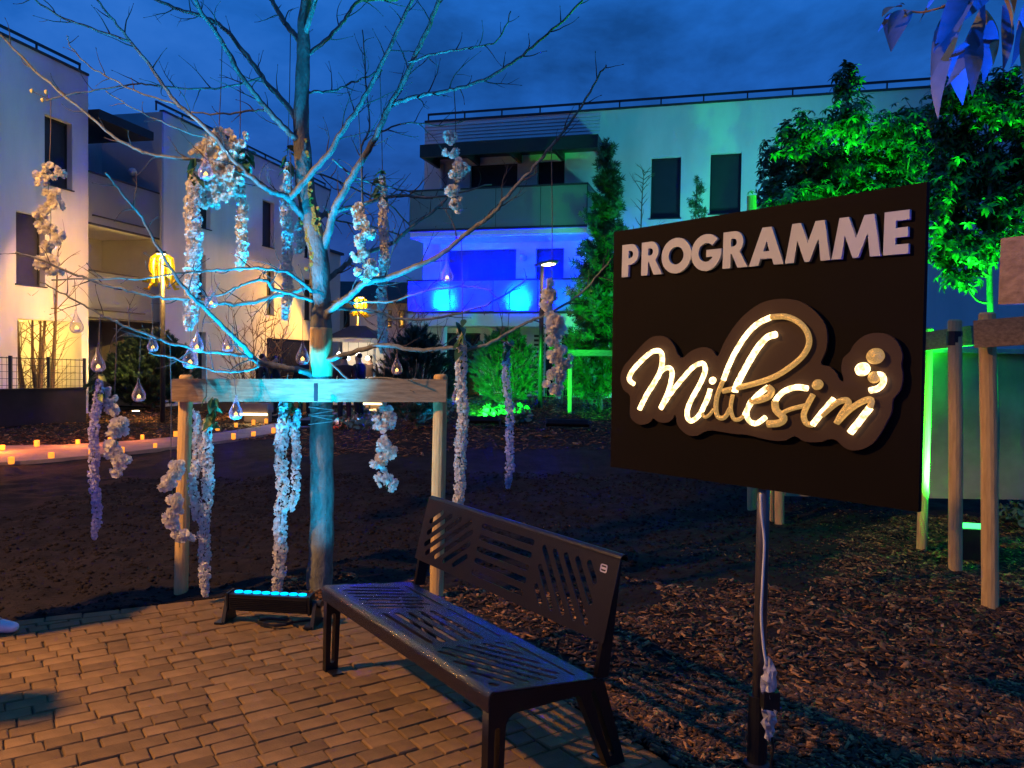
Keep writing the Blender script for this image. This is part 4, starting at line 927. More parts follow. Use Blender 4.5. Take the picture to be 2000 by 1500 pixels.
# ------------------------------------------------------------------ lit stone seats, stall, fences, low wall
def lit_seat(x0, x1, y, ybase, label):
    a = ground_pt(x0, ybase); d = (a - CAM) @ FWD; b = at(x1, ybase, d); zt = at(x0, y, d)[2]; w = b[0] - a[0]; c = V(((a[0] + b[0]) / 2, a[1], float(a[2])))
    t = thing('lit_seat', label, 'bench', c, 'stone seats with light strips')
    MB().box(c + Z * .36 + V((0, .3, 0)), (w, .5, .24)).build('seat', M['path'], t); MB().box(c + Z * .12 + V((0, .38, 0)), (w * .9, .3, .24)).build('base', M['path'], t)
    MB().box(c + Z * .215 + V((0, .035, 0)), (w, .03, .05)).build('light_strip', M['strip'], t)
    lamp('AREA', 'strip_light', c + Z * .2 + V((0, -.03, 0)), 18, (1.0, .66, .25), t, c + V((0, -.6, 0)), sx=w, sy=.04)
lit_seat(468, 521, 805, 826, 'stone seat with a glowing strip at the end of the candle path'); lit_seat(709, 746, 788, 802, 'stone seat with a glowing strip below the right end of the plank')
def mesh_fence(x0, x1, y_top, y_bot, d0, d1, label, n):
    a = at(x0, y_bot, d0); b = at(x1, y_bot, d1); h = at(x0, y_top, d0)[2] - a[2]; t = thing('mesh_fence', label, 'fence', a)
    for k in range(n + 1):
        q = a + (b - a) * k / n; MB().box(q + Z * (h / 2), (.06, .06, h + .05)).build('post', M['mesh'], t)
    mb = MB(); u = (b - a); ln = np.linalg.norm(u); u = u / ln; v = np.cross(Z, u)
    for k in range(int(ln / .1)): mb.box(a + u * (.05 + .1 * k) + Z * (h / 2), (.008, .008, h), u, v)
    for k in range(6): mb.box((a + b) / 2 + Z * (h * (.02 + .19 * k)) + v * .009, (ln, .009, .010 if k < 5 else .02), u, v)
    o = mb.build('wires', M['mesh'], t); tag(o, kind='stuff')
mesh_fence(-60, 165, 694, 768, 17.5, 19.5, 'dark wire mesh fence before the yellow porch', 3)
mesh_fence(1040, 1215, 735, 800, 20.5, 20.0, 'wire mesh fence behind the mulch mound left of the sign', 3)
a, b = at(-60, 762, 17.3), at(163, 765, 19.3); t = thing('low_wall', 'low black planter wall under the mesh fence', 'wall', (a[0], a[1], 0)); u = b - a; u[2] = 0; ln = np.linalg.norm(u); u /= ln
MB().box((a + b) / 2 * V((1, 1, 0)) + Z * ((a[2] - .02) / 2), (ln, .25, a[2] - .02), u, np.cross(Z, u)).build('wall_body', M['lowwall'], t); MB().box((a + b) / 2 * V((1, 1, 0)) + Z * (a[2] - .005), (ln + .04, .29, .03), u, np.cross(Z, u)).build('coping', M['lowwall'], t)
st = thing('market_stall', 'white canvas market stall with bulbs behind the two people', 'stall', at(690, 800, 27) * V((1, 1, 0)))
c = at(690, 660, 27); zt = c[2]; xa, xb = at(645, 660, 27)[0], at(732, 660, 27)[0]
for x in (xa, xb):
    for y in (27.0, 29.2): MB().box((x, y, zt / 2), (.07, .07, zt)).build('post', M['stall'], st)
mb = MB(); mb.hexa([(xa - .15, 26.8, zt), (xb + .15, 26.8, zt), (xb + .15, 29.4, zt), (xa - .15, 29.4, zt)], [(xa + .5, 28, zt + .45), (xb - .5, 28, zt + .45), (xb - .5, 28.2, zt + .45), (xa + .5, 28.2, zt + .45)]); mb.build('roof', M['rooftile'], st)
MB().box(((xa + xb) / 2, 26.88, zt - .08), (xb - xa + .2, .05, .13)).build('front_beam', M['stall'], st); MB().box(((xa + xb) / 2, 29.2, zt * .5), (xb - xa, .04, zt * .9)).build('back_sheet', M['stall'], st)
MB().box(((xa + xb) / 2, 27.4, .5), (xb - xa - .2, .6, .95)).build('counter', M['stall'], st)
for k, x in enumerate((662, 680, 700, 718)):
    q = at(x, 692 + (k % 2) * 8, 27.6); MB().lathe([(.001, -.08), (.07, -.04), (.08, .0), (.05, .06), (.001, .09)], q, 10).build('bulb', M['bulb'], st); MB().tube([q + Z * .08, V((q[0], q[1], zt))], .008, 5).build('bulb_cord', M['black'], st)
lamp('POINT', 'stall_light', at(690, 690, 28), 60, (1.0, .82, .58), st, None, .15)

# ================================================================== BARE TREE
T0 = 5.86
tree = thing('bare_tree', 'leafless tree lit cyan from below, hung with flower garlands and glass drops', 'tree', gp(623, 1152))
SAMP = []                                                                    # (px, py, depth, radius)
def chain3(pix, t0, t1, w0, w1, n=5, curve=0.0):
    q = smooth([(x, y) for x, y in pix], False, n); k = len(q); P, Rr = [], []
    for i, (x, y) in enumerate(q):
        f = i / (k - 1); t = t0 + (t1 - t0) * f + curve * math.sin(math.pi * f); w = w0 + (w1 - w0) * f
        P.append(at(x, y, t)); Rr.append(w * t / F / 2); SAMP.append((x, y, t))
    return P, Rr
def nearest(x, y, maxd=30):
    a = np.array([(s[0], s[1], s[2]) for s in SAMP]); d = np.hypot(a[:, 0] - x, a[:, 1] - y); i = d.argmin()
    return a[i, 2] if d[i] < maxd else T0
trunk_px = [(623, 1178), (624, 1130), (628, 1060), (629, 960), (628, 860), (627, 760), (627, 690), (627, 620), (625, 560), (623, 500), (610, 440), (598, 380), (592, 310), (588, 240), (591, 150), (593, 90), (593, 40), (600, -10), (606, -80)]
trunk_w = [58, 50, 47, 46, 45, 43, 42, 40, 39, 38, 37, 36, 34, 30, 27, 25, 22, 19, 14]
q = smooth(trunk_px, False, 4); wq = np.interp(np.arange(len(q)) / 4, range(len(trunk_w)), trunk_w)
TP = [at(x, y, T0) for x, y in q]; TR = [w * T0 / F / 2 * (1 + .05 * math.sin(i * 1.7)) for i, w in enumerate(wq)]
for x, y in q: SAMP.append((x, y, T0))
mb = MB(); mb.tube(TP, TR, 16); mb.build('trunk', M['bark'], tree, smooth=True)
mb = MB()
for k in range(330):                                                        # ochre lichen scales on the upper trunk
    y = rng.normal(440, 55); x = np.interp(y, [p[1] for p in trunk_px[::-1]], [p[0] for p in trunk_px[::-1]]) + rng.normal(-2, 7); c = at(x, y, T0 - .062 + .0006 * (x - 610) ** 2 / 8); r = .006 + .012 * rng.random()
    ring = [c + RT * (r * math.cos(a) * (.7 + .6 * rng.random())) + UP * (r * math.sin(a) * (.7 + .6 * rng.random())) for a in np.arange(7) * .9]
    mb.hexa([p + FWD * .012 for p in ring], [p - FWD * .003 for p in ring])
tag(mb.build('lichen', M['lichen'], tree), kind='stuff')
mb = MB()
for y, tw in ((798, 3), (806, -4), (816, 5), (826, -3), (812, 0)):
    mb.tube([at(627.5 + 24.5 * math.cos(a), y + tw * math.cos(a), T0 + .094 * math.sin(a)) for a in np.linspace(0, 6.283, 22)], .0035, 5)
mb.build('tie_cord', M['petal'], tree)
mb = MB(); mb.tube([at(627, 640, T0), at(627, 645, T0), at(627, 690, T0), at(627, 735, T0)], [.079, .082, .084, .083], 16); mb.build('bark_wrap', M['post'], tree, smooth=True)

def twigs(mb, P, Rr, dens, lmax, sub=True, tw=1.0):
    k = len(P); L_ = sum(np.linalg.norm(P[i + 1] - P[i]) for i in range(k - 1)); n = int(L_ * dens)
    for j in range(n):
        f = .12 + .86 * (j + rng.random()) / n; i = min(k - 2, int(f * (k - 1))); p0 = P[i] + (P[i + 1] - P[i]) * (f * (k - 1) - i)
        tg = P[i + 1] - P[i]; tg /= np.linalg.norm(tg) + 1e-9
        pr = np.cross(tg, FWD); pr /= np.linalg.norm(pr) + 1e-9; side = 1 if j % 2 else -1
        d = tg * (.55 + .5 * rng.random()) + pr * side * (.5 + .5 * rng.random()) + FWD * rng.normal(0, .3) + Z * .12; d /= np.linalg.norm(d)
        ln = lmax * (.25 + .75 * rng.random()) * (1.05 - .5 * f); r0 = (min(Rr[i] * .55, .0045) + .0008) * tw; pts = [p0]; m_ = 6
        bend = rng.normal(0, .10, 3) + Z * .06
        for s_ in range(m_): d = d + bend + rng.normal(0, .12, 3); d /= np.linalg.norm(d); pts.append(pts[-1] + d * ln / m_)
        mb.tube(pts, list(np.linspace(r0, .0011 * tw, m_ + 1)), 5)
        mb.tube([pts[-1], pts[-1] + d * .008, pts[-1] + d * .016], [.0016, .0030, .0008], 5)
        if sub and ln > .22:
            for s_ in (2, 3, 4):
                if rng.random() < .7:
                    d2 = d + rng.normal(0, .55, 3) + Z * .1; d2 /= np.linalg.norm(d2); l2 = ln * (.2 + .25 * rng.random()); pp_ = [pts[s_]]
                    for _ in range(3): d2 = d2 + rng.normal(0, .16, 3); d2 /= np.linalg.norm(d2); pp_.append(pp_[-1] + d2 * l2 / 3)
                    mb.tube(pp_, [.0022 * tw, .0018 * tw, .0014 * tw, .0009 * tw], 4)
BR = [  # pixels, depth change, start width, end width, twig density, twig length
 ([(628, 640), (640, 612), (675, 585), (710, 555), (760, 542), (800, 526), (855, 501), (912, 456), (960, 420), (990, 384), (1035, 335), (1077, 285), (1137, 207), (1170, 150), (1184, 128)], -.9, 19, 3, 4, .45),
 ([(626, 505), (642, 450), (652, 415), (662, 390), (695, 332), (725, 282), (762, 207), (790, 155), (820, 90), (850, 20), (866, -30)], -.4, 21, 8, 4.5, .5),
 ([(606, 436), (590, 420), (575, 403), (558, 383), (540, 378), (515, 365), (480, 337), (445, 300), (406, 254), (350, 206), (315, 161), (283, 115), (252, 77), (224, 42), (190, 0)], -.7, 18, 4, 4, .5),
 ([(566, 388), (605, 342), (650, 290), (670, 252), (700, 212), (730, 155), (760, 95), (790, 30), (812, -20)], -.3, 16, 7, 5, .5),
 ([(592, 285), (574, 268), (550, 245), (518, 210), (497, 182), (469, 147), (434, 80), (395, 28), (376, -10)], -.4, 16, 8, 5, .45),
 ([(588, 246), (577, 229), (546, 189), (511, 150), (476, 101), (434, 52), (395, 31), (350, 19), (300, -2)], .5, 15, 6, 4, .5),
 ([(592, 92), (578, 70), (560, 50), (542, 21), (526, -14)], .3, 15, 9, 5, .4),
 ([(593, 70), (604, 40), (616, 0), (622, -30)], -.2, 14, 10, 4, .4),
 ([(600, 108), (644, 73), (672, 38), (700, 3), (745, 0), (775, 0)], .4, 11, 4, 5, .4),
 ([(596, 180), (620, 180), (647, 177), (680, 165), (720, 148), (745, 138)], .3, 7, 4, 4, .4),
 ([(480, 337), (440, 326), (385, 313), (367, 310), (304, 304), (262, 290), (217, 262), (175, 227), (115, 178), (70, 140), (0, 66), (-30, 40)], -.3, 9, 4, 3.5, .4),
 ([(252, 80), (175, 54), (115, 31), (62, -4)], -.2, 6, 4, 4, .35),
 ([(346, 206), (266, 178), (224, 157), (175, 130), (140, 92), (131, 70)], -.2, 5, 2.5, 4, .35),
 ([(511, 152), (434, 172), (378, 173), (315, 168), (266, 164), (210, 173), (147, 182), (92, 196)], -.3, 5, 3, 3.5, .35),
 ([(520, 216), (490, 216), (437, 222), (375, 220)], -.1, 6, 3, 4, .3),
 ([(404, 268), (367, 259), (315, 238), (262, 213), (206, 178)], -.3, 4, 2.5, 4, .3),
 ([(618, 555), (580, 566), (550, 574), (507, 586), (462, 594), (425, 591), (375, 585), (320, 581), (262, 570), (200, 555), (150, 537), (77, 507), (30, 492)], -.8, 12, 4, 3.5, .4),
 ([(622, 738), (600, 728), (575, 721), (512, 709), (490, 696), (480, 682), (455, 657), (425, 627), (405, 607), (382, 587), (357, 557), (320, 505), (282, 432), (257, 400), (225, 360), (205, 338)], -1.1, 17, 3, 4, .45),
 ([(482, 696), (440, 690), (395, 686), (375, 680), (332, 670), (292, 655), (250, 640), (212, 622), (170, 600), (125, 575), (80, 550)], -.5, 9, 3, 4, .4),
 ([(507, 711), (500, 718), (475, 724), (440, 726), (382, 715), (330, 697), (290, 690)], -.4, 7, 3, 4, .35),
 ([(618, 592), (607, 587), (565, 572), (532, 565), (521, 548), (495, 549), (465, 560), (425, 577), (390, 580)], -.6, 10, 3, 5, .35),
 ([(618, 575), (600, 562), (570, 537), (540, 527), (487, 524), (425, 527), (370, 532), (300, 541), (230, 545), (100, 546)], -.9, 9, 3, 3.5, .4),
 ([(610, 432), (645, 415), (690, 405), (737, 390), (775, 382), (830, 386), (880, 380), (960, 360)], .6, 13, 3, 4.5, .45),
 ([(630, 706), (650, 700), (699, 686), (750, 674), (816, 684), (861, 680), (915, 680), (960, 668), (1020, 635), (1065, 614), (1125, 581), (1170, 536), (1194, 504)], -.8, 14, 3, 4, .35),
 ([(630, 612), (650, 603), (696, 605), (744, 611), (780, 623), (840, 623), (900, 611), (960, 590), (1014, 557), (1030, 540)], .5, 9, 3, 4, .35),
 ([(632, 590), (699, 590), (768, 587), (822, 572), (900, 560), (960, 566)], -.5, 7, 3, 4, .35),
 ([(630, 560), (640, 545), (670, 522), (700, 497), (762, 478), (810, 438), (852, 408), (879, 375), (900, 340)], .7, 15, 4, 4, .4),
 ([(645, 706), (690, 748), (735, 738), (790, 742), (815, 740)], -.3, 6, 3, 3, .3),
 ([(766, 205), (790, 194), (828, 186), (870, 178), (900, 171), (957, 150), (1010, 115), (1060, 75), (1105, 35), (1140, -4)], -.4, 11, 4, 5, .4),
 ([(800, 120), (850, 105), (900, 96), (940, 90), (975, 75), (998, 22)], -.2, 6, 2.5, 5, .3),
 ([(650, 310), (690, 345), (740, 360), (790, 372), (830, 383)], .8, 5, 2.5, 4, .4),
 ([(735, 262), (790, 240), (860, 245), (905, 236)], .4, 5, 2.5, 4, .35),
 ([(712, 440), (705, 300), (722, 250), (715, 160), (710, 60)], .3, 6, 2.5, 4, .3),
 ([(592, 330), (640, 345), (700, 372), (760, 400), (800, 440)], 1.0, 5, 3, 5, .45),
 ([(598, 400), (650, 428), (720, 440), (790, 462)], 1.1, 5, 3, 5, .45)]
for pix, dt, w0, w1, dens, tl in BR:
    t0 = nearest(*pix[0]); cut = len(SAMP)
    P, Rr = chain3(pix, t0, t0 + dt, w0 * .80, w1 * .92)
    P = [p + rng.normal(0, .0035, 3) for p in P]
    mb = MB(); mb.tube(P, Rr, 9 if w0 > 8 else 6); b_ = mb.build('branch', M['bark'], tree, smooth=True)
    mb = MB(); twigs(mb, P, Rr, dens * 1.75, tl)
    if mb.v: tag(mb.build('twigs', M['twigbark'], b_), kind='stuff')

# ================================================================== GARLANDS
def fix(v): return [tuple(map(float, p)) for p in v]
def petal_ring(n, r, w, cup, z0, ph):
    vs, fs = [], []
    for k in range(n):
        a = 6.283 * k / n + ph; u = V((math.cos(a), math.sin(a), 0)); v = V((-u[1], u[0], 0)); b = len(vs)
        for f, ww, h in ((.08, .22, 0), (.5, 1.0, cup * .35), (.85, .95, cup * .8), (1.0, .3, cup)):
            for s_ in (-1, 0, 1): vs.append(u * r * f + v * (w * ww * s_) + Z * (z0 + h * r - (.12 * r if s_ == 0 and f > .3 else 0)))
        for i in range(3):
            for j in range(2): fs.append((b + 3 * i + j, b + 3 * i + j + 1, b + 3 * i + j + 4, b + 3 * i + j + 3))
    return vs, fs
def blossom_mesh(m_, seed):
    r_ = np.random.default_rng(seed); vs, fs, mi = [], [], []
    for n, r, w, cup, z0 in ((5, .036, .017, .45, 0), (5, .030, .013, .95, .003), (4, .021, .010, 1.4, .006)):
        a, b = petal_ring(n, r, w, cup, z0, r_.random() * 6); k = len(vs); vs += [p + r_.normal(0, .0016, 3) for p in a]; fs += [tuple(k + i for i in f) for f in b]; mi += [0] * len(b)
    k = len(vs)
    for a in range(6): vs.append(V((.0035 * math.cos(a * 1.047), .0035 * math.sin(a * 1.047), .017)))
    fs.append(tuple(range(k, k + 6))); mi.append(1)
    me = bpy.data.meshes.new('blossom'); me.from_pydata(fix(vs), [], fs); me.materials.append(M[m_]); me.materials.append(M['stamen']); me.polygons.foreach_set('material_index', np.array(mi, dtype=np.int32)); me.update(); return me
BLO = {m_: [blossom_mesh(m_, s_ + 5) for s_ in range(3)] for m_ in ('petal', 'cream_petal')}
def leaf_mesh(name, L_, w, m_, droop=.25, fold=.25, n=6):
    vs, fs = [], []
    for i in range(n + 1):
        f = i / n; ww = w * math.sin(math.pi * min(1, f * .92 + .06)) ** 1.05 * (1 - .3 * f) if i < n else .0005
        for s_ in (-1, 0, 1): vs.append((s_ * ww / 2 + .06 * L_ * math.sin(f * 2.6) * droop, L_ * f, -droop * L_ * (f * f - .5 * f) + (abs(s_) * fold * ww * .5)))
    for i in range(n):
        for j in range(2): fs.append((3 * i + j, 3 * i + j + 1, 3 * i + j + 4, 3 * i + j + 3))
    me = bpy.data.meshes.new(name); me.from_pydata(vs, [], fs); me.materials.append(M[m_]); me.polygons.foreach_set('use_smooth', np.ones(len(fs), dtype=bool)); me.update(); return me
IVY = [leaf_mesh('leaf', .062, .036, 'ivy'), leaf_mesh('leaf', .078, .040, 'ivy', .4)]
def place(me, name, parent, p, d, roll, s_):
    o = bpy.data.objects.new(name, me); COL.objects.link(o); o.parent = parent; o.location = tuple(V(p) - ORG[parent.name])
    o.rotation_euler = Matrix(rot_to(V(d)[None], np.array([roll]))[0].tolist()).to_euler(); o.scale = (s_, s_, s_); return o
fl_v, fl_f = [], []
for n, r, w, cup, ph in ((2, .017, .011, .25, 0), (2, .013, .009, .7, 1.57), (1, .009, .006, 1.2, .6)):
    a, b = petal_ring(n, r, w, cup, 0, ph); k = len(fl_v); fl_v += a; fl_f += [tuple(k + i for i in f) for f in b]
def hang_depth(x, ytop, y):                                                  # depth and pixel of the branch a cord hangs from
    best = None
    for sx_, sy_2, st_ in SAMP:
        if abs(sx_ - x) < 9 and sy_2 < y and (best is None or abs(sy_2 - ytop) < abs(best[1] - ytop)): best = (sx_, sy_2, st_)
    return best if best else (x, ytop, 5.6)
def garland(style, x, ytop, y0, y1, width, label, tint, leaves=0, x2=None, strands=None, lx=0, t=None):
    """cord from the branch near ytop; flowers from y0 to y1"""
    hx, hy, ht = hang_depth(x, ytop, y0)
    if t: ht = t
    x2 = x if x2 is None else x2; wm = width * ht / F
    top = at(hx, hy, ht); a = at(x, y0, ht); b = at(x2, y1, ht)
    g_ = thing('flower_garland', label, 'garland', a, 'flower garlands hanging from the bare tree')
    MB().tube([top, top * .5 + a * .5 + RT * .004, a], .0032, 5).build('cord', M['cord'], g_)
    for k, (dx, ya, yb, sw) in enumerate(strands or [(0, y0, y1, 1.0)]):
        fa, fb = (ya - y0) / (y1 - y0), (yb - y0) / (y1 - y0); p0 = a + (b - a) * fa + RT * dx * ht / F; p1 = a + (b - a) * fb + RT * dx * ht / F; ln = np.linalg.norm(p1 - p0)
        sway = lambda f: RT * (.010 * math.sin(f * 7 + x) + .006 * math.sin(f * 17 + k)) + FWD * .012 * math.sin(f * 6 + 2 * x)
        axis_ = [p0 + (p1 - p0) * f + sway(f) for f in np.linspace(0, 1, 26)]
        MB().tube(axis_, .0024, 5).build('stem', M['ivy'], g_)
        if style == 'wisteria':
            n = int(ln * 900 * sw * (width / 26)); f = rng.random(n); ang = rng.random(n) * 6.283
            prof = np.minimum(1, .55 + f * 3) * np.where(f > .9, 1 - (f - .9) * 6.5, 1) * (.82 + .25 * np.sin(f * 31 + x) ** 2)
            rad = wm / 2 * .76 * sw * prof * np.sqrt(.25 + .75 * rng.random(n))
            c = np.array([p0 + (p1 - p0) * ff + sway(ff) for ff in f]); dirs = np.cos(ang)[:, None] * RT + np.sin(ang)[:, None] * FWD
            P = c + dirs * rad[:, None]; nd = dirs + rng.normal(0, .45, (n, 3)) + Z * -.15
            Rm = rot_to(nd, rng.random(n) * 6.283); Rm = np.stack([Rm[:, :, 2], Rm[:, :, 0], Rm[:, :, 1]], axis=2)   # flower faces outward
            o = scatter('florets', fl_v, fl_f, P, Rm, .44 + .40 * rng.random(n), M[tint], g_); tag(o, kind='stuff')
        else:
            n = max(8, int(ln / .0085 * sw))
            for i in range(n):
                nc = max(3, int(ln / .075)); cl_ = int(i * nc / n); f = (cl_ + .5 + .25 * math.sin(cl_ * 2.3 + x)) / nc + rng.normal(0, .022 / ln); f = min(max(f, 0), 1); side_ = RT * (wm * .24 * math.sin(cl_ * 1.9 + x))
                d = RT * rng.normal(0, 1) + FWD * (-.6 + rng.normal(0, .7)) + Z * rng.normal(-.1, .5); d /= np.linalg.norm(d)
                sp = wm * (.16 + .34 * rng.random()); p = p0 + (p1 - p0) * f + sway(f) + side_ + RT * rng.normal(0, wm * .13) + d * sp * .33
                o = bpy.data.objects.new('blossom', BLO[tint][i % 3]); COL.objects.link(o); o.parent = g_; o.location = tuple(p - ORG[g_.name]); o.rotation_euler = Vector(tuple(d)).to_track_quat('Z', 'Y').to_euler(); s_ = .62 + .45 * rng.random(); o.scale = (s_,) * 3
    leaves = int(leaves * 1.5)
    for i in range(leaves):
        f = (i + .5) / leaves; d = RT * rng.normal(0, 1) + FWD * rng.normal(-.5, .6) - Z * (.35 + rng.random()); p = a + (b - a) * (-.05 + .16 * f) + RT * (lx * ht / F * (.4 + .8 * rng.random()) + rng.normal(0, .012))
        place(IVY[i % 2], 'leaf', g_, p, d, rng.normal(0, .6), 1.05 + .6 * rng.random())
    return g_
garland('blossom', 97, 195, 318, 540, 52, 'cream blossom garland hanging leftmost, in front of the two dark windows', 'cream_petal')
garland('wisteria', 381, 310, 322, 645, 42, 'long thick cyan-lit garland with dark leaves left of the double cream cluster', 'petal', 8, 372)
garland('blossom', 428, 100, 245, 402, 62, 'dense double cream blossom cluster high on the left, beside a glass drop', 'cream_petal', 0, None, [(-13, 245, 402, 1.3), (17, 262, 400, 1.2)])
garland('wisteria', 468, 150, 300, 528, 30, 'cream garland with green leaves turning cyan at its tip, right of the double cluster', 'cream_petal', 10, 472, lx=14)
garland('wisteria', 562, 100, 300, 625, 28, 'speckled white garland hanging close along the left side of the trunk', 'petal', 9, 559, [(0, 320, 625, 1), (26, 430, 495, .8)])
garland('blossom', 708, 210, 402, 550, 34, 'cream blossom cluster hanging just right of the trunk fork', 'cream_petal', 0, 712)
garland('wisteria', 747, 170, 345, 690, 27, 'long pale garland right of the trunk, passing down in front of the far lamp', 'petal', 9, 749)
garland('blossom', 890, 175, 262, 410, 40, 'cream blossom garland in front of the dark canopy of the right block', 'cream_petal', 0, 889)
garland('blossom', 1078, 290, 555, 770, 42, 'white blossom garland hanging between the slim lamp and the tall conifer', 'petal', 0, 1092)
garland('wisteria', 903, 500, 640, 1012, 30, 'long ivory garland hanging above the left end of the bench backrest', 'petal', 8, 897)
garland('wisteria', 990, 560, 668, 952, 22, 'thin lilac garland hanging in front of the green pine bush', 'lilac_petal', 6, 996)
garland('blossom', 748, 690, 788, 955, 42, 'cyan-lit blossom garland below the right half of the plank', 'petal', 0, 754)
garland('wisteria', 190, 615, 742, 1052, 24, 'violet-lit garland hanging at the left over the dark soil', 'lilac_petal', 7, 182)  # lilac petals carry part of the violet light in their colour
garland('blossom', 224, 630, 765, 932, 38, 'white blossom garland beside the violet-lit one', 'petal', 0, 230)
garland('blossom', 334, 670, 893, 1070, 40, 'white blossom garland in front of the left stake', 'petal', 0, 348)
garland('wisteria', 402, 690, 790, 1165, 30, 'double garland with ivy leaves reaching the paving, cyan-lit, right of the left stake', 'petal', 16, 402, [(-20, 800, 1015, .75), (0, 820, 1165, 1)], lx=16)
garland('wisteria', 556, 720, 760, 1170, 34, 'thick white double garland with ivy leaves just left of the trunk, over the light bar', 'petal', 14, 542, [(0, 765, 1170, 1), (26, 800, 998, .65)], lx=22)
# small bud sprigs at the far left branch tip
bs = thing('bud_sprig', 'small ochre bud sprig at the tip of the far left branch', 'sprig', at(78, 185, nearest(92, 196)))
for x, y in ((62, 178), (90, 180), (83, 196)):
    c = at(x, y, nearest(92, 196)); MB().lathe([(.001, -.016), (.012, -.004), (.013, .008), (.001, .02)], c, 8).build('bud', M['stamen'], bs, smooth=True); MB().tube([c, at(95, 194, nearest(92, 196))], .0022, 5).build('stalk', M['twigbark'], bs)

# ------------------------------------------------------------------ glass drops
DROPS = [(149, 628, 46, 'violet-lit glass drop in front of the yellow porch, under the leftmost garland'), (191, 703, 48, 'violet-lit glass drop above the violet-lit garland'), (271, 762, 46, 'violet-lit glass drop right of the white blossom garland'),
 (298, 668, 38, 'violet-lit glass drop in front of the dark pine top'), (385, 665, 46, 'violet-lit glass drop, upper one of the pair over the left stake'), (372, 693, 54, 'violet-lit glass drop, lower one of the pair over the left stake'),
 (445, 668, 40, 'small violet-lit glass drop over the bare shrub'), (413, 580, 44, 'glass drop hanging alone left of the trunk below the yellow lamp tubes'), (461, 796, 48, 'blue-lit glass drop below the plank, right of the ivy leaves'),
 (591, 688, 48, 'glass drop with a bright amber light just left of the trunk'), (617, 722, 44, 'cyan-lit glass drop in front of the trunk above the plank'), (775, 712, 40, 'glass drop in front of the blue pine'),
 (873, 530, 44, 'clear glass drop in front of the blue balcony'), (893, 768, 40, 'glass drop half hidden behind the ivory garland'), (737, 525, 44, 'clear glass drop beside the long pale garland'), (402, 326, 52, 'clear glass drop tucked behind the double cream cluster')]
PD = [(.001, -.5), (.12, -.49), (.21, -.44), (.26, -.35), (.275, -.25), (.255, -.14), (.20, -.01), (.13, .13), (.075, .26), (.045, .36), (.035, .44), (.045, .47), (.03, .5), (.001, .505)]
proto = None
for k, (x, y, hpx, lab) in enumerate(DROPS):
    hx, hy, ht = hang_depth(x, y - hpx / 2 - 40, y - hpx / 2 + 4); c = at(x, y, ht - .01); h = hpx * ht / F
    if proto is None:
        proto = thing('glass_drop', lab, 'glass drop', (0, 0, 0), 'glass drops hanging in the bare tree')
        gl = MB().lathe(PD, (0, 0, 0), 20).build('glass', M['glass'], proto, smooth=True)
        MB().lathe([(.001, -.44), (.12, -.44), (.13, -.40), (.12, -.34), (.001, -.34)], (.0, 0, 0), 12).build('tealight_cup', M['petal'], proto)
        MB().lathe([(.001, -.34), (.075, -.32), (.08, -.25), (.001, -.16)], (0, 0, 0), 10).build('tealight', M['tealight'], proto, smooth=True)
        o = proto
    else: o = copy_tree(proto); o['label'] = lab
    o.location = tuple(c); o.scale = (h, h, h); o.rotation_euler = (rng.normal(0, .04), rng.normal(0, .04), rng.random() * 6)
    top = at(hx, hy, ht); tb = MB(); tb.tube([c + Z * h * .49, top], .0018, 4); me_o = tb.build('cord', M['cord'], None, c)
    me_o.parent = o; me_o.location = (0, 0, 0); me_o.matrix_parent_inverse = (Matrix.Translation(Vector(tuple(c))) @ o.rotation_euler.to_matrix().to_4x4() @ Matrix.Diagonal((h, h, h, 1))).inverted() @ Matrix.Translation(Vector(tuple(c)))

# ================================================================== PLANTS
def leaf_t(L_=1.0, w=.36, droop=.3):
    return [(0, 0, 0), (-w / 2, .38 * L_, -.03), (w / 2, .38 * L_, -.03), (0, .42 * L_, -.09), (-w * .34, .75 * L_, -droop * .5), (w * .34, .75 * L_, -droop * .5), (0, .78 * L_, -droop * .55 - .05), (0, L_, -droop)], [(0, 3, 1), (0, 2, 3), (1, 3, 6), (1, 6, 4), (3, 2, 5), (3, 5, 6), (4, 6, 7), (6, 5, 7)]
def merge_t(list_):
    vs, fs = [], []
    for v, f in list_: k = len(vs); vs += [tuple(p) for p in v]; fs += [tuple(k + i for i in q) for q in f]
    return vs, fs
def whorl(n=7, droop=.45, w=.34):
    parts = []
    for k in range(n):
        v, f = leaf_t(1.0, w, droop); a = 6.283 * k / n + .3 * math.sin(k * 7); tilt = .35 - .9 * ((k * 37) % 10) / 10
        ca, sa, ct_, st_ = math.cos(a), math.sin(a), math.cos(tilt), math.sin(tilt); vv = []
        for x, y, z in v: y2, z2 = y * ct_ - z * st_, y * st_ + z * ct_; vv.append((x * ca - y2 * sa, x * sa + y2 * ca, z2))
        parts.append((vv, f))
    return merge_t(parts)
WV, WF = whorl(7, .5, .42)
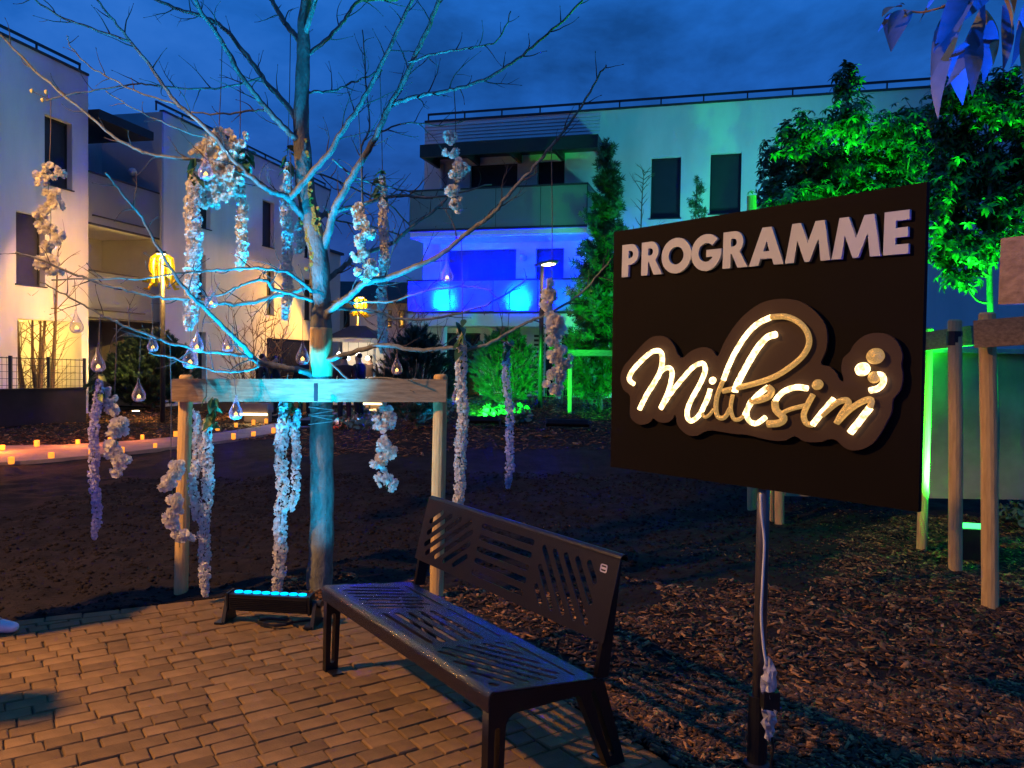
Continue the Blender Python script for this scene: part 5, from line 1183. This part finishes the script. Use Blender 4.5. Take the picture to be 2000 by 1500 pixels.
def broadleaf(label, base, cl_px, depth, dens, lsz, spread=.5):
    base = V(base); t = thing('evergreen_tree', label, 'tree', base, 'broadleaf evergreens behind the sign')
    topz = max(at(x, y - ry, depth)[2] for x, y, rx, ry in cl_px); ctr = at(cl_px[0][0], cl_px[0][1], depth)
    tp = [base, base + Z * topz * .25 + V((.03, 0, 0)), (base * .4 + ctr * .6) * V((1, 1, 0)) + Z * topz * .55, V((ctr[0], ctr[1], topz * .93))]
    tq = smooth(tp, False, 6); MB().tube(tq, list(np.linspace(.055, .012, len(tq))), 10).build('trunk', M['bark'], t, smooth=True)
    P, D = [], []; limbs = MB()
    for x, y, rx, ry in cl_px:
        dd = depth + rng.normal(0, spread * .5); c = at(x, y, dd); r = V((rx * dd / F, max(rx, ry) * .8 * dd / F, ry * dd / F)); n = int(dens * r[0] * r[2] * 560)
        i = int(np.argmin([abs(q_[2] - (c[2] - .22)) for q_ in tq])); limbs.tube(smooth([tq[i], tq[i] * .5 + c * .5 - Z * .08, c], False, 4), list(np.linspace(.016, .006, 9)), 6)
        for _ in range(n):
            d = rng.normal(0, 1, 3); d /= np.linalg.norm(d); f = (.35 + .65 * rng.random()) * (1 + .18 * rng.normal()); p = c + d * r * f; P.append(p); D.append(d)
            if rng.random() < .35: limbs.tube([c + (p - c) * .25 + rng.normal(0, .03, 3), c + (p - c) * .65 + rng.normal(0, .02, 3) - Z * .02, p], [.009, .005, .003], 4)
    limbs.build('limbs', M['shrubbark'], t)
    P, D = np.array(P), np.array(D); n = len(P); up = D * .6 + np.array([[0, 0, .8]]) + rng.normal(0, .3, (n, 3)); Rm = rot_to(up, rng.random(n) * 6.283); Rm = np.stack([Rm[:, :, 2], Rm[:, :, 0], Rm[:, :, 1]], axis=2)
    tag(scatter('crown', WV, WF, P, Rm, lsz * (.7 + .6 * rng.random(n)), M['leaf'], t), kind='stuff')
    return t
b = gp(1640, 1000); dT = 9.6; c = at(1650, 900, dT)
broadleaf('tall dark evergreen rising behind the sign, lit green low down', (c[0], c[1], 0), [(1652, 330, 95, 95), (1655, 165, 30, 55), (1660, 235, 62, 50), (1560, 265, 48, 60), (1520, 335, 50, 75), (1590, 330, 70, 70), (1740, 260, 70, 50), (1760, 340, 80, 90), (1560, 410, 80, 60), (1690, 420, 100, 60), (1600, 400, 80, 60), (1505, 400, 32, 55), (1790, 235, 50, 45), (1805, 300, 50, 60)], dT, 2.0, .078)
c = gp(1929, 1062)
broadleaf('bushy evergreen at the right edge glowing bright green above the stakes', (c[0], c[1], 0), [(1930, 330, 90, 90), (1870, 190, 70, 50), (1960, 200, 80, 80), (1870, 265, 60, 60), (1855, 345, 55, 70), (1960, 420, 80, 70), (1860, 420, 55, 55), (1845, 490, 40, 45), (1900, 480, 70, 50), (1880, 545, 45, 25), (2040, 300, 80, 130), (2060, 430, 70, 80), (1830, 400, 28, 60)], 7.75, 2.4, .072, .4)
# tall conifer with flat sprays
def conifer(label, base, top, wpx, n_br, lsz, cat='conifer', m_='fir', lean=0.0, name='fir_tree', seedf=1.0):
    base, top = V(base), V(top); H_ = top[2] - base[2]; t = thing(name, label, 'tree', base)
    MB().tube([base - Z * .1, base * .5 + top * .5, top], [.06, .035, .006], 8).build('trunk', M['shrubbark'], t, smooth=True)
    P, D, mb = [], [], MB()
    for k in range(n_br):
        f = (k + rng.random()) / n_br; f = .04 + .96 * f; R_ = wpx * (1 - f) ** .85 * (.35 + .85 * rng.random()) + .07; a = rng.random() * 6.283; o = base + (top - base) * f; d = V((math.cos(a), math.sin(a), .28 + .3 * f)); pts = [o]
        for s_ in range(5): d = d + V((0, 0, -.10 + .09 * s_)) + rng.normal(0, .09, 3); d /= np.linalg.norm(d); pts.append(pts[-1] + d * R_ / 5)
        mb.tube(pts, list(np.linspace(.011, .003, 6)), 4)
        for s_ in range(1, 6):
            for _ in range(max(2, int(R_ * 9 * seedf))): P.append(pts[s_] + rng.normal(0, .03 + R_ * .06, 3) * (1, 1, .6)); dd = pts[s_] - pts[s_ - 1]; D.append(dd / np.linalg.norm(dd) + rng.normal(0, .55, 3))
    mb.build('limbs', M['shrubbark'], t); P, D = np.array(P), np.array(D); n = len(P)
    sv, sf = [], []
    for k in range(7):
        a = -1.15 + 2.3 * k / 6; l = .75 + .25 * math.cos(a * 1.2); d = V((math.sin(a), math.cos(a), .12 * math.sin(k * 5))); s_ = V((d[1], -d[0], 0)); b0_ = len(sv); o0_ = V((0, .15 * (k % 3), 0))
        sv += [o0_, o0_ + d * l * .5 - s_ * .075 - Z * .03, o0_ + d * l, o0_ + d * l * .5 + s_ * .075 + Z * .03]; sf.append((b0_, b0_ + 1, b0_ + 2, b0_ + 3))
    tag(scatter('crown', sv, sf, P, rot_to(D, rng.random(n) * 6.283), lsz * (.6 + .8 * rng.random(n)), M[m_], t), kind='stuff'); return t
b = ground_pt(1172, 800); dd = (b - CAM) @ FWD
conifer('tall narrow conifer glowing green left of the sign', b, at(1188, 285, dd), 92 * dd / F, 210, .125, seedf=2.3)
b = at(1362, 560, 20); b[2] = .55; conifer('small dim conifer top showing over the sign between two windows', b, at(1360, 352, 20), .62, 90, .11, seedf=2.4)
# pine bushes: bottle-brush shoots
nv, nf = [], []
for k in range(46):
    f = k / 46; a = k * 2.4; d = V((math.cos(a), .9 + f * .6, math.sin(a))); d /= np.linalg.norm(d); o_ = V((0, f, 0)); l = .72 * (1 - .45 * f); s_ = np.cross(d, V((0, 1, 0))); s_ /= np.linalg.norm(s_); b0_ = len(nv); nv += [o_ - s_ * .05, o_ + s_ * .05, o_ + d * l]; nf.append((b0_, b0_ + 1, b0_ + 2))
def pine(label, base, rx, h, n, lsz, m_='needle'):
    base = V(base); t = thing('pine_bush', label, 'pine bush', base, 'low pine bushes in the mulch')
    MB().tube([base - Z * .1, base + Z * h * .5, base + Z * h * .85], [.05, .03, .01], 8).build('trunk', M['shrubbark'], t)
    P, D, mb = [], [], MB()
    for k in range(n):
        a = rng.random() * 6.283; f = rng.random() ** .8; R_ = rx * math.sin(math.pi * (.18 + .80 * f)) ** .7 * (.45 + .6 * rng.random()); p = base + V((math.cos(a) * R_, math.sin(a) * R_, h * (.10 + .80 * f) + rng.normal(0, .05)))
        P.append(p); D.append(V((math.cos(a) * .8, math.sin(a) * .8, .25 + .9 * f)) + rng.normal(0, .3, 3))
        if k % 4 == 0: mb.tube([base + Z * h * f * .6, base * .4 + p * .6 + Z * (-.05), p], [.012, .008, .004], 4)
    mb.build('limbs', M['shrubbark'], t); P, D = np.array(P), np.array(D)
    tag(scatter('crown', nv, nf, P, rot_to(D, rng.random(n) * 6.283), lsz * (.7 + .6 * rng.random(n)), M[m_], t), kind='stuff')
def pine_px(label, x, ybase, ytop, wpx, n, lsz):
    b = ground_pt(x, ybase); d = (b - CAM) @ FWD; pine(label, b, wpx * d / F, at(x, ytop, d)[2] - b[2], n, lsz)
pine_px('low pine bush glowing bright green under the balcony', 985, 792, 640, 66, 800, .155); pine_px('blue-lit pine bush behind the right end of the plank', 812, 836, 640, 66, 520, .17)
pine_px('large dark unlit pine bush in front of the left block', 297, 800, 645, 74, 1700, .22); pine_px('small dark pine between the porch and the large pine', 168, 800, 715, 14, 90, .2)
# bare shrubs
def shrub(label, x, ybase, ytop, wpx, nst, dens, thick=.02, px0=None, grp='bare shrubs'):
    b = ground_pt(x, ybase); d = (b - CAM) @ FWD; h = at(x, ytop, d)[2] - b[2]; t = thing('bare_shrub', label, 'shrub', b, grp); w = wpx * d / F
    for k in range(nst):
        f = (k + .5) / nst - .5; p0 = b + V((f * w * .5, rng.normal(0, .15), 0)); p1 = b + V((f * w * 1.1 + rng.normal(0, .1 * w), rng.normal(0, .4), h * (.75 + .3 * rng.random())))
        q = smooth([p0, p0 * .6 + p1 * .4 + rng.normal(0, .08, 3), p1], False, 8); r = list(np.linspace(thick, .005, len(q))); mb = MB(); mb.tube(q, r, 6); s_ = mb.build('stem', M['shrubbark'], t, smooth=True)
        mb = MB(); twigs(mb, q, r, dens, h * .45, True, 2.6); tag(mb.build('twigs', M['shrubbark'], s_), kind='stuff')
shrub('bare multi-stemmed shrub tree in front of the yellow porch', 62, 812, 490, 150, 7, 4, .085); shrub('bare twiggy bush against the cream wall left of the trunk', 500, 800, 600, 120, 12, 4, .022)
shrub('bare bush behind the blue pine', 800, 806, 590, 100, 8, 4, .02)
b = at(1250, 470, 19.5); b[2] = .55; t = thing('bare_sapling', 'thin leafless sapling showing over the sign before the first tall window', 'sapling', b)
q = smooth([b, at(1252, 440, 19.5), at(1258, 332, 19.5)], False, 8); r = list(np.linspace(.03, .006, len(q))); MB().tube(q, r, 6).build('trunk', M['shrubbark'], t); mb = MB(); twigs(mb, q[5:], r[5:], 7, .9, True, 2.4); tag(mb.build('twigs', M['shrubbark'], t), kind='stuff')
# low leafy ground cover
def cover(name, x0, x1, y0, y1, n, sz, label=None):
    P = []
    while len(P) < n:
        x = x0 + (x1 - x0) * rng.random(); y = y0 + (y1 - y0) * rng.random()
        if ((x - (x0 + x1) / 2) / (x1 - x0) * 2) ** 2 + ((y - (y0 + y1) / 2) / (y1 - y0) * 2) ** 2 < 1: p = ground_pt(x, y); P.append(p + Z * (.03 + .10 * rng.random()))
    v, f = leaf_t(1, .7, .25); D = rng.normal(0, .7, (n, 3)) + np.array([[0, 0, .25]]); o = scatter(name, v, f, np.array(P), rot_to(D, rng.normal(0, .5, n)), sz * (.6 + .8 * rng.random(n)), M['cover']); tag(o, kind='stuff')
cover('ground_cover', 945, 1040, 796, 832, 800, .12); cover('ground_cover', 640, 770, 806, 842, 700, .12); cover('ground_cover', 860, 905, 790, 812, 90, .10); cover('ivy_patch', 1945, 2060, 985, 1040, 220, .07)
cover('undergrowth', 60, 130, 745, 800, 200, .16)

# branch with big drooping leaves close by, top right
br_t = 1.75; bw = thing('leafy_branch', 'near branch with long drooping leaves in blue light at the top right corner', 'branch', at(2080, -120, br_t))
bp_ = smooth([at(2120, -160, br_t), at(1990, -40, br_t), at(1900, -5, br_t), at(1840, 14, br_t)], False, 5); MB().tube(bp_, list(np.linspace(.011, .0035, len(bp_))), 8).build('twig', M['shrubbark'], bw, smooth=True)
MB().tube(smooth([at(1842, 14, br_t), at(1800, 24, br_t + .05), at(1764, 20, br_t + .08)], False, 5), .0022, 6).build('twig', M['shrubbark'], bw, smooth=True)
LB = [leaf_mesh('leaf', .16, .040, 'big_leaf', .30, .14, 16), leaf_mesh('leaf', .15, .030, 'ochre_leaf', .42, .2, 16), leaf_mesh('leaf', .055, .018, 'big_leaf', .3, .3, 7)]
for (x, y, x1, y1, k, s_, roll) in ((1905, -20, 1830, 95, 0, 1.0, .2), (1880, 40, 1822, 180, 0, .95, -.3), (1920, 10, 1870, 150, 0, 1.0, .5), (1905, 55, 1905, 150, 0, .7, .1), (1925, 20, 1945, 112, 1, .75, .6), (1940, -30, 1985, 40, 1, .8, -.4),
    (1890, -40, 1850, 60, 0, .9, .9), (1960, 10, 1968, 110, 0, .75, -.5), (1990, 40, 1985, 120, 0, .7, .3), (2010, 0, 2000, 100, 0, .9, .3), (1870, -50, 1800, 20, 0, .8, 0), (1950, -60, 1900, 20, 0, .9, 1.2), (1990, -60, 1965, 40, 1, .9, .2), (1880, 85, 1868, 165, 0, .6, .4), (1935, 40, 1925, 130, 0, .8, -.2), (2020, 30, 2015, 130, 1, .8, .1),
    (1764, 20, 1722, 46, 2, .85, .2), (1760, 14, 1730, 18, 2, .7, .1), (1762, 20, 1742, 50, 2, .75, .4), (1765, 22, 1748, 62, 2, .9, .1), (1766, 20, 1768, 50, 2, .8, .3), (1758, 6, 1766, 8, 2, .4, .2), (1848, 58, 1834, 76, 2, .5, .3), (1850, 60, 1842, 80, 2, .5, .3)):
    p0 = at(x, y, br_t + rng.normal(0, .05)); p1 = at(x1, y1, br_t + rng.normal(0, .08)); place(LB[k], 'leaf', bw, p0, p1 - p0, roll, np.linalg.norm(p1 - p0) * 1.22 / (.16, .15, .055)[k])

# ================================================================== PEOPLE
def person(label, loc, yaw, h, coat, pose=0, hairc='hair', shoe='black', step=0):
    loc = V(loc); t = thing('person', label, 'person', loc); k = h / 1.75; c, s_ = math.cos(yaw), math.sin(yaw)
    def W_(p): return loc + V((p[0] * c - p[1] * s_, p[0] * s_ + p[1] * c, p[2])) * k
    def skin(name, vs, es, rad, m_, par, sub=2):
        me = bpy.data.meshes.new(name); me.from_pydata([tuple(W_(p) - loc) for p in vs], es, []); ob = bpy.data.objects.new(name + '_tmp', me); COL.objects.link(ob)
        md = ob.modifiers.new('s', 'SKIN'); md.use_smooth_shade = True
        for i, r in enumerate(rad): me.skin_vertices[0].data[i].radius = (r[0] * k, r[1] * k) if isinstance(r, tuple) else (r * k, r * k)
        me.skin_vertices[0].data[0].use_root = True; md2 = ob.modifiers.new('u', 'SUBSURF'); md2.levels = sub; md2.render_levels = sub
        dg = bpy.context.evaluated_depsgraph_get(); out = bpy.data.meshes.new_from_object(ob.evaluated_get(dg)); bpy.data.objects.remove(ob); out.materials.clear(); out.materials.append(M[m_]); out.name = name
        o = bpy.data.objects.new(name, out); COL.objects.link(o); o.parent = par; ORG[o.name] = loc; return o
    ha = .22 + .05 * pose
    # body in one piece: pelvis, spine, neck, head, both legs and both arms with hands (y is forward)
    el = [(-.27, -.02, 1.12), (.27, -.02, 1.12)]; wr = [(-.25 + .12 * pose, .12 + .1 * pose, .92 + .12 * pose), (.25, .06 + .12 * pose, .88 + .14 * pose)]; hd = [(w[0] * .96, w[1] + .05, w[2] - .10 + .06 * pose) for w in wr]
    vs = [(0, 0, .95), (0, 0, 1.15), (0, -.01, 1.38), (0, 0, 1.50), (0, .015, 1.58), (0, .02, 1.69), (-.19, -.01, 1.40), el[0], wr[0], hd[0], (.19, -.01, 1.40), el[1], wr[1], hd[1],
          (-.09, 0, .88), (-.10, .02 + step * .6, .50), (-.10, -.01 + step, .09), (-.10, .10 + step, .04), (.09, 0, .88), (.11, .0, .50), (.12, -.03, .09), (.13, .08, .04), (0, .115, 1.615)]
    es = [(0, 1), (1, 2), (2, 3), (3, 4), (4, 5), (2, 6), (6, 7), (7, 8), (8, 9), (2, 10), (10, 11), (11, 12), (12, 13), (0, 14), (14, 15), (15, 16), (16, 17), (0, 18), (18, 19), (19, 20), (20, 21), (4, 22)]
    rad = [(.15, .11), (.15, .11), (.16, .11), .055, .085, .085, .065, .045, .032, .028, .065, .045, .032, .028, .085, .058, .042, .035, .085, .058, .042, .035, .016]
    skin('body', vs, es, rad, 'skin', t)
    skin('coat', [(0, 0, .82), (0, 0, 1.0), (0, 0, 1.2), (0, -.01, 1.40), (0, 0, 1.475), (-.20, -.01, 1.40), el[0], wr[0], (.20, -.01, 1.40), el[1], wr[1]], [(0, 1), (1, 2), (2, 3), (3, 4), (3, 5), (5, 6), (6, 7), (3, 8), (8, 9), (9, 10)], [(.21, .16), (.20, .145), (.19, .14), (.19, .13), .075, .082, .062, .05, .082, .062, .05], coat, t)
    skin('trousers', [(0, 0, .92), (-.09, 0, .86), (-.10, .02 + step * .6, .50), (-.10, -.01 + step, .08), (.09, 0, .86), (.11, 0, .50), (.12, -.03, .08)], [(0, 1), (1, 2), (2, 3), (0, 4), (4, 5), (5, 6)], [(.17, .125), .105, .076, .062, .105, .076, .062], 'trouser', t)
    for x0, y0_ in ((-.10, -.01 + step), (.12, -.03)):
        skin('shoe', [(x0, y0_ - .04, .05), (x0, y0_ + .06, .045), (x0 + .005, y0_ + .15, .035), (x0 + .008, y0_ + .20, .032)], [(0, 1), (1, 2), (2, 3)], [(.045, .05), (.05, .048), (.052, .036), (.04, .028)], shoe, t)
    skin('hair', [(0, -.03, 1.60), (0, -.015, 1.70), (0, .03, 1.745)], [(0, 1), (1, 2)], [(.085, .075), (.092, .085), (.07, .04)], hairc, t)
    for x0 in (-.034, .034):
        MB().lathe([(.001, -.008), (.009, 0), (.001, .008)], W_((x0, .098, 1.655)), 8).build('eye', M['black'], t)
    MB().box(W_((0, .098, 1.578)), (.05 * k, .012 * k, .010 * k), (c, s_, 0), (-s_, c, 0)).build('mouth', M['logo_board'], t)
    return t
def person_px(label, x, ybase, *a, d=None, **kw):
    p = at(x, ybase, d); person(label, (p[0], p[1], 0 if d > 20 else float(hz(p[0], p[1]))), *a, **kw)
person_px('person in a dark brown coat seen from behind, right of the trunk', 672, 812, .2, 1.74, 'coat_brown', d=20.5)
person_px('person in a black coat facing left with a phone, beside the stall', 700, 812, 1.3, 1.78, 'coat', 1, d=21.5)
person_px('person in black between the garland and the bare bush', 512, 812, -1.4, 1.72, 'coat', d=20.5)
person_px('person in black left of the trunk facing right', 535, 812, -1.6, 1.68, 'coat', 1, d=21.5)
person_px('person in black standing close to the left of the trunk', 594, 812, .4, 1.70, 'coat', d=22)
person_px('person in a brown jacket behind the stall counter', 722, 800, 2.9, 1.72, 'coat_brown', d=28.6)
# someone stands just outside the frame on the left: a white shoe shows, and the head's shadow falls on the paving
person('person with white shoes standing at the left edge, only a shoe tip showing', (-3.36, 4.66, 0), -1.57, 1.76, 'coat_brown', -.9, shoe='shoe', step=.22)
person('person in a dark coat standing beside the paving just outside the left edge', (-3.32, 3.42, 0), .9, 1.74, 'coat', -.4)
